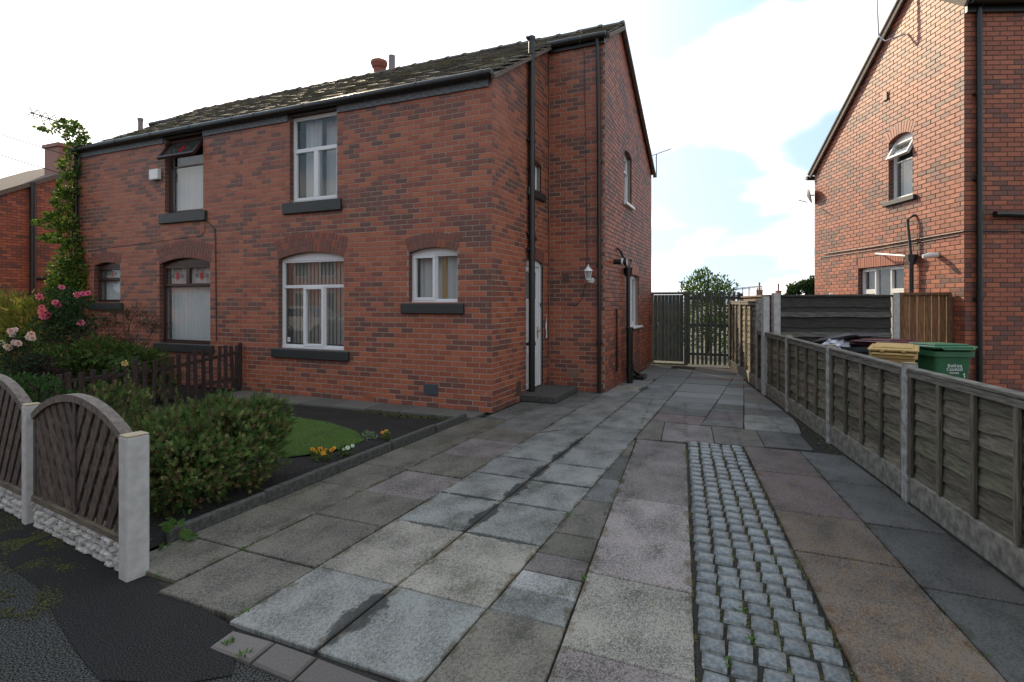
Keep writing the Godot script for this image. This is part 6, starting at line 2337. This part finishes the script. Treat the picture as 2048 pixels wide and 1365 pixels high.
func make_things() -> void:
	var facing := atan2(-FWD.x, -FWD.z)
	var g := wheelie_bin("green wheelie bin with white lettering", pix(1876, 8.0), facing - 0.05, Color(0.035, 0.145, 0.065), Color(0.05, 0.175, 0.08), 0.03)
	var bw := StandardMaterial3D.new()
	bw.albedo_color = lin(0.6, 0.62, 0.6)
	var tilt := Basis(Vector3.RIGHT, -0.085)
	write(g, "Bolton", Transform3D(tilt, Vector3(0.02, 0.755, 0.302)), 0.062, bw)
	write(g, "Council", Transform3D(tilt, Vector3(0.02, 0.705, 0.298)), 0.062, bw)
	write(g, "Street", Transform3D(tilt, Vector3(0.02, 0.655, 0.293)), 0.042, bw)
	write(g, "1", Transform3D(tilt, Vector3(0.145, 0.62, 0.304)), 0.085, bw)
	wheelie_bin("sandy yellow wheelie bin between the fence and the green bin", pix(1788, 7.75), facing + 2.5, Color(0.55, 0.36, 0.13), Color(0.60, 0.42, 0.16), 0.02)
	wheelie_bin("maroon wheelie bin behind the sandy yellow one", pix(1768, 8.9), facing + 0.3, Color(0.09, 0.02, 0.03), Color(0.11, 0.025, 0.035), 0.03)
	var d := wheelie_bin("dark grey wheelie bin with its lid propped on a white bag", pix(1690, 8.75), facing + 0.35, Color(0.035, 0.037, 0.045), Color(0.045, 0.047, 0.058), 0.22)
	var bag := thing("rubbish_bag", "white plastic bag bulging out of the dark bin", "bag", d.position + Vector3(0, 0.9, 0))
	var bm := MB.new()
	bm.col = Color(0.75, 0.78, 0.85)
	var P := []
	for i in 9:
		var r := []
		for j in 12:
			var a := TAU * j / 12.0
			var e := PI * i / 8.0
			var k := 1.0 + 0.22 * sin(j * 2.3 + i * 1.7)
			r.append(Vector3(-0.13, 0.07, 0.12) + Vector3(cos(a) * sin(e) * 0.17, cos(e) * 0.11, sin(a) * sin(e) * 0.2) * k)
		P.append(r)
	for i in 8:
		for j in 12:
			bm.quad(P[i][j], P[i][(j + 1) % 12], P[i + 1][(j + 1) % 12], P[i + 1][j])
	part("bag", bm, M.plastic, bag)
	# wall lantern
	var lp := Vector3(-2.745, 2.02, ZR + 0.004)
	var l := thing("wall_lantern", "white coach lantern on the recessed brick wall", "lantern", lp)
	var bk := MB.new()
	bk.lathe(Transform3D(Basis(Vector3.RIGHT, PI / 2), Vector3(0.03, 0.02, 0)), [Vector2(0.055, 0.0), Vector2(0.055, 0.012), Vector2(0.03, 0.025), Vector2(0.001, 0.028)], 14)
	bk.tube([Vector3(0.03, 0.02, 0.02), Vector3(0.02, -0.01, 0.08), Vector3(0, 0.0, 0.13), Vector3(0, 0.03, 0.135)], 0.012, 8)
	part("bracket", bk, M.white_plastic, l)
	var lc := Vector3(0, 0.03, 0.135)
	var cg := MB.new()
	cg.lathe(Transform3D(Basis(), lc), [Vector2(0.02, -0.02), Vector2(0.045, 0.0), Vector2(0.045, 0.015), Vector2(0.001, 0.016)], 6)
	for i in 6:
		var a := TAU * i / 6.0
		cg.tube([lc + Vector3(cos(a) * 0.042, 0.01, sin(a) * 0.042), lc + Vector3(cos(a) * 0.068, 0.16, sin(a) * 0.068)], 0.005, 5)
	part("cage", cg, M.white_plastic, l)
	var gl := MB.new()
	for i in 6:
		var a := TAU * i / 6.0
		var b := TAU * (i + 1) / 6.0
		gl.quad(lc + Vector3(cos(b) * 0.04, 0.012, sin(b) * 0.04), lc + Vector3(cos(a) * 0.04, 0.012, sin(a) * 0.04), lc + Vector3(cos(a) * 0.066, 0.16, sin(a) * 0.066), lc + Vector3(cos(b) * 0.066, 0.16, sin(b) * 0.066))
	part("lantern_glass", gl, M.frosted, l)
	var rf_ := MB.new()
	rf_.lathe(Transform3D(Basis(), lc), [Vector2(0.085, 0.155), Vector2(0.082, 0.17), Vector2(0.04, 0.215), Vector2(0.028, 0.22), Vector2(0.03, 0.235), Vector2(0.008, 0.25), Vector2(0.012, 0.265), Vector2(0.001, 0.285)], 12)
	part("lantern_roof", rf_, M.white_plastic, l)
	# burglar alarm box
	var ab := thing("alarm_box", "white alarm box beside the upper brown window", "alarm box", Vector3(-11.12, 4.12, ZF))
	var am := MB.new()
	am.box(Transform3D(Basis(), Vector3(0, 0.11, 0.05)), Vector3(0.27, 0.21, 0.09), 0.012)
	part("cover", am, M.white_plastic, ab)
	var a2 := MB.new()
	a2.col = Color(0.5, 0.6, 0.55)
	a2.box(Transform3D(Basis(), Vector3(0, 0.012, 0.05)), Vector3(0.2, 0.024, 0.08), 0.004)
	part("strobe", a2, M.white_plastic, ab)
	# white cloth hanging by the door
	var rg := thing("hanging_rag", "white rag hanging on the brick beside the door", "rag", Vector3(XW + 0.015, 0.98, -9.60))
	var rm := MB.new()
	for i in 8:
		var y0 := 0.42 * i / 8.0
		var y1 := 0.42 * (i + 1) / 8.0
		var w0 := 0.018 + 0.03 * pow(1.0 - y0 / 0.42, 2)
		var w1 := 0.018 + 0.03 * pow(1.0 - y1 / 0.42, 2)
		rm.quad(Vector3(0.012 + 0.008 * sin(y0 * 20), y0, w0), Vector3(0.012, y0, -w0), Vector3(0.012, y1, -w1), Vector3(0.012 + 0.008 * sin(y1 * 20), y1, w1))
	rm.tube([Vector3(-0.02, 0.42, 0), Vector3(0.02, 0.43, 0)], 0.006, 6)
	part("cloth", rm, M.white_plastic, rg)
	aerial("tv_aerial", "television aerial on the rear edge of the gable roof", Vector3(XG + 0.10, 4.95, -14.9), 0.62, Vector3(0.72, 0.28, -0.3), 0.42, 6)
	aerial("tv_aerial", "long spiky television aerial tangled in the creeper", Vector3(-14.0, 4.95, -7.45), 0.62, Vector3(-0.80, 0.30, 0.38), 1.15, 6, true)
	# overhead wires
	wire("telephone wire running up from the recessed wall", Vector3(-2.98, 6.2, ZR + 0.02), pix(1148, 1.0, 5.45) - FWD * 8.0, 0.003)
	wire("upper telephone wire to the creeper-covered corner", Vector3(-14.0, 4.9, -7.35), at_pix(-900, -60, 9.0), 0.009)
	wire("lower telephone wire to the creeper-covered corner", Vector3(-14.0, 4.45, -7.35), at_pix(-900, -10, 9.0), 0.009)
	# trampoline in a garden beyond
	var tp := pix(1492, 23.0)
	var t := thing("trampoline", "netted trampoline standing beyond the back fence", "trampoline", tp)
	for y: float in [0.85, 2.22]:
		var mb := MB.new()
		var pts := []
		for i in 25:
			pts.append(Vector3(cos(TAU * i / 24.0) * 0.62 , y + (0.06 * cos(TAU * i / 24.0) if y > 1 else 0.0), sin(TAU * i / 24.0) * 0.9))
		mb.tube(pts, 0.03 if y < 1 else 0.014, 6, false)
		part("ring", mb, M.dark_steel, t)
	for i in 6:
		var mb := MB.new()
		var a := TAU * i / 6.0 + 0.3
		mb.tube([Vector3(cos(a) * 0.66, 0, sin(a) * 0.95), Vector3(cos(a) * 0.56, 1.5, sin(a) * 0.85), Vector3(cos(a) * 0.62, 2.24, sin(a) * 0.9)], 0.018, 6)
		part("pole", mb, M.dark_steel, t)
	var nt := MB.new()
	for i in 40:
		var a := TAU * i / 40.0
		nt.tube([Vector3(cos(a) * 0.6, 0.88, sin(a) * 0.88), Vector3(cos(a) * 0.6, 2.2, sin(a) * 0.88)], 0.0025, 3, false)
	for k in 10:
		var pts := []
		for i in 25:
			pts.append(Vector3(cos(TAU * i / 24.0) * 0.6, 0.9 + k * 0.14, sin(TAU * i / 24.0) * 0.88))
		nt.tube(pts, 0.0025, 3, false)
	part("safety_net", nt, M.net, t)
	# houses far off: only their chimneys clear the fence
	for e: Array in [[1530, 140.0, "distant low roof with a chimney and a tall thin pot"], [1568, 150.0, "distant low roof with a chimney beside the far tree"]]:
		var p := pix(e[0], e[1])
		var dh := thing("distant_house", e[2], "house", p, "", facing)
		var wm := MB.new()
		wm.col = Color(0.3, 0.12, 0.08)
		wm.box(Transform3D(Basis(), Vector3(0, 0.9, -3)), Vector3(6, 2.0, 6))
		part("wall", wm, M.brick, dh)
		var rm2 := MB.new()
		rm2.prism(Transform3D(Basis(), Vector3(0, 0, -6)), PackedVector2Array([Vector2(-3.3, 1.8), Vector2(3.3, 1.8), Vector2(0, 2.9)]), 0, 6)
		part("roof", rm2, M.roof_plain, dh)
		var cm := MB.new()
		cm.col = Color(0.32, 0.13, 0.09)
		cm.box(Transform3D(Basis(), Vector3(0, 3.4, -3)), Vector3(1.3, 2.2, 0.9), 0.05)
		cm.box(Transform3D(Basis(), Vector3(0, 4.5, -3)), Vector3(1.6, 0.2, 1.1), 0.05)
		cm.tube([Vector3(0, 4.5, -3), Vector3(0, 6.6, -3)], 0.22, 8)
		part("chimney", cm, M.brick, dh)

func make_street() -> void:
	# what the front windows mirror: sunlit houses, a hedge and a parked car across the street
	for e: Array in [[-40.0, 14.0, "brick house across the street with a bay hedge"], [-25.0, 14.0, "brick house across the street opposite the semis"], [-9.0, 15.0, "brick house across the street behind the photographer"], [8.0, 15.0, "brick house across the street beyond the drive"]]:
		var h := thing("opposite_house", e[2], "house", Vector3(e[0], 0, e[1]))
		var w := MB.new()
		w.col = Color(0.42, 0.14, 0.08)
		w.box(Transform3D(Basis(), Vector3(0, 2.5, 4)), Vector3(10, 5.1, 8), 0.01)
		part("wall", w, M.brick, h)
		var r := MB.new()
		r.prism(Transform3D(Basis(Vector3.UP, PI / 2), Vector3(-5.2, 0, 4)), PackedVector2Array([Vector2(-4.4, 5.0), Vector2(4.4, 5.0), Vector2(0, 7.6)]), 0, 10.4)
		part("roof", r, M.roof_plain, h)
		for i in 8:
			var wm := MB.new()
			var x: float = [-3.6, -1.3, 1.3, 3.6][i % 4]
			var y := 1.6 if i < 4 else 4.0
			wm.box(Transform3D(Basis(), Vector3(x, y, -0.02)), Vector3(1.3, 1.4, 0.08), 0.01)
			var wn := part("window", wm, M.upvc, h)
			var g := MB.new()
			g.box(Transform3D(Basis(), Vector3(x, y, -0.05)), Vector3(1.14, 1.24, 0.05))
			part("pane", g, M.black_paint, wn)
	var b0 := Vector3(-33, 0, 10)
	var t := thing("street_hedge", "leafy hedge across the street mirrored in the windows", "hedge", b0)
	crown(t, leaf_mesh(0.16, 0.1), M.leaf, [[Vector3(0, 1.2, 0), Vector3(3.0, 1.5, 0.8)], [Vector3(4, 1.6, 0), Vector3(2.0, 2.2, 0.9)]], 3500, [Color(0.03, 0.06, 0.02), Color(0.05, 0.09, 0.03)])
	stems(t, [Vector3.ZERO, Vector3(4, 0, 0)], [Vector3(0.5, 1.8, 0), Vector3(4.2, 2.5, 0), Vector3(-1, 1.6, 0)], 0.06)
	var c := thing("parked_car", "silver car parked across the street, mirrored in the front window", "car", Vector3(-19.5, 0, 5.2))
	var bd := MB.new()
	bd.col = Color(0.6, 0.61, 0.62)
	bd.prism(Transform3D(Basis(), Vector3(0, 0, -0.82)), PackedVector2Array([Vector2(-2.0, 0.3), Vector2(2.0, 0.3), Vector2(2.05, 0.62), Vector2(1.95, 0.8), Vector2(1.15, 0.92), Vector2(0.55, 1.38), Vector2(-0.9, 1.44), Vector2(-1.75, 0.98), Vector2(-2.05, 0.9), Vector2(-2.08, 0.5)]), 0, 1.64)
	part("body", bd, M.plastic, c)
	for s: float in [-0.835, 0.835]:
		var gm := MB.new()
		gm.prism(Transform3D(Basis(), Vector3(0, 0, s - 0.005)), PackedVector2Array([Vector2(0.95, 0.95), Vector2(0.5, 1.3), Vector2(-0.85, 1.35), Vector2(-1.4, 1.0)]), 0, 0.01)
		part("side_window", gm, M.black_paint, c)
		for x: float in [-1.3, 1.3]:
			var wm := MB.new()
			wm.tube([Vector3(x, 0.3, s * 0.86), Vector3(x, 0.3, s * 1.02)], 0.3, 18)
			part("wheel", wm, M.rubber, c)

func wire(label: String, a: Vector3, b: Vector3, r: float) -> void:
	var t := thing("overhead_wire", label, "wire", a)
	var pts := []
	for i in 9:
		var f := i / 8.0
		pts.append((b - a) * f + Vector3.DOWN * 0.12 * 4.0 * f * (1 - f))
	var mb := MB.new()
	mb.tube(pts, r, 5)
	part("wire", mb, M.dark_steel, t)

func aerial(called: String, label: String, at: Vector3, mast: float, dir: Vector3, L: float, n: int, spiky := false) -> void:
	var t := thing(called, label, "aerial", at)
	var mb := MB.new()
	mb.tube([Vector3(-0.08 if not spiky else 0.05, 0, 0.05), Vector3(0, 0, 0), Vector3(0, mast, 0)], 0.014, 8)
	part("mast", mb, M.dark_steel, t)
	var d := dir.normalized()
	var bm := MB.new()
	var o := Vector3(0, mast, 0)
	bm.tube([o - d * 0.12, o + d * L], 0.016 if spiky else 0.010, 6)
	part("boom", bm, M.dark_steel, t)
	var sd := d.cross(Vector3.UP).normalized()
	var up := sd.cross(d)
	for i in n:
		var p := o + d * L * (i + 0.6) / n
		var el := MB.new()
		if spiky:
			for q: Vector3 in [sd + up, sd - up, -sd + up, -sd - up]:
				el.tube([p, p + q.normalized() * 0.15 + d * 0.03], 0.010, 5)
		else:
			el.tube([p - sd * 0.12, p + sd * 0.12], 0.004, 5)
		part("element", el, M.dark_steel, t)
	var rf2 := MB.new()
	for s: float in [-1.0, 1.0]:
		for k in 3:
			rf2.tube([o - d * 0.1 + up * s * (0.05 + 0.05 * k) - sd * 0.13, o - d * 0.1 + up * s * (0.05 + 0.05 * k) + sd * 0.13], 0.005, 5)
	part("reflector", rf2, M.dark_steel, t)

# ---------------------------------------------------------------- sky
func make_sky() -> Sky:
	var W := 1024
	var H := 512
	var im := Image.create(W, H, false, Image.FORMAT_RGBF)
	var f := FastNoiseLite.new()
	f.seed = 48
	f.frequency = 1.0
	f.fractal_octaves = 5
	for j in H:
		var th := PI * (j + 0.5) / H
		var y := cos(th)
		for i in W:
			var ph := TAU * (i + 0.5) / W
			var d := Vector3(sin(ph) * sin(th), y, -cos(ph) * sin(th))
			var c: Color
			if y < 0:
				c = Color(0.30, 0.30, 0.29)
			else:
				var ang := acos(clampf(d.dot(sun_to), -1, 1))
				c = SKY_LOW.lerp(SKY_TOP, pow(y, 0.5))
				var haze := SKY_GLOW * exp(-ang / 0.23) + SKY_WIDE * exp(-ang / 0.48)
				c = c + Color(1.0, 0.99, 0.97) * haze
				var q := Vector3(d.x, 0, d.z) / (y + 0.22)
				var n := f.get_noise_3d(q.x * 1.25 + CLOUD_X, 0.3, q.z * 1.25 + CLOUD_Z)
				var cl := smoothstep(-0.09, 0.20, n)
				c = c.lerp(Color(1.07, 1.0, 0.92) * (1.0 + haze * 1.0), cl * 0.9)
			im.set_pixel(i, j, c)
	var pm := PanoramaSkyMaterial.new()
	pm.panorama = ImageTexture.create_from_image(im)
	var s := Sky.new()
	s.sky_material = pm
	return s

const SKY_LOW := Color(0.64, 0.79, 0.90)
const SKY_TOP := Color(0.07, 0.28, 0.58)
const SKY_GLOW := 3.8
const SKY_WIDE := 0.45
const CLOUD_X := 21.9
const CLOUD_Z := 9.3
const EXPOSURE := 1.3
const SUN := 1.6

func _ready() -> void:
	rng.seed = 2024
	noi.frequency = 0.01
	var cam := Camera3D.new()
	cam.name = "camera"
	cam.projection = Camera3D.PROJECTION_FRUSTUM
	cam.near = 0.05
	cam.far = 1500.0
	cam.size = 2.0 * 682.5 / FOCAL * cam.near
	cam.frustum_offset = Vector2(0, -(682.5 - 603.0) / FOCAL * cam.near)
	add_child(cam)
	cam.position = Vector3(0, CAM_H, 0)
	cam.rotation.y = atan(484.0 / 1100.0)
	cam.current = true
	var env := Environment.new()
	env.background_mode = Environment.BG_SKY
	env.sky = make_sky()
	env.tonemap_mode = Environment.TONE_MAPPER_LINEAR
	env.tonemap_exposure = EXPOSURE
	env.sdfgi_enabled = true
	env.ssao_enabled = true
	env.ssil_enabled = true
	var we := WorldEnvironment.new()
	we.name = "environment"
	we.environment = env
	add_child(we)
	var sun := DirectionalLight3D.new()
	sun.name = "sun"
	add_child(sun)
	sun.look_at_from_position(sun_to * 50.0, Vector3.ZERO, Vector3.UP)
	sun.light_energy = SUN
	sun.light_color = Color(1.0, 0.91, 0.76)
	sun.light_angular_distance = 0.5
	sun.shadow_enabled = true
	make_materials()
	make_tones()
	make_ground()
	house_right()
	house_left()
	house_neighbour()
	house_far_left()
	make_fences()
	make_things()
	make_plants()
	make_street()
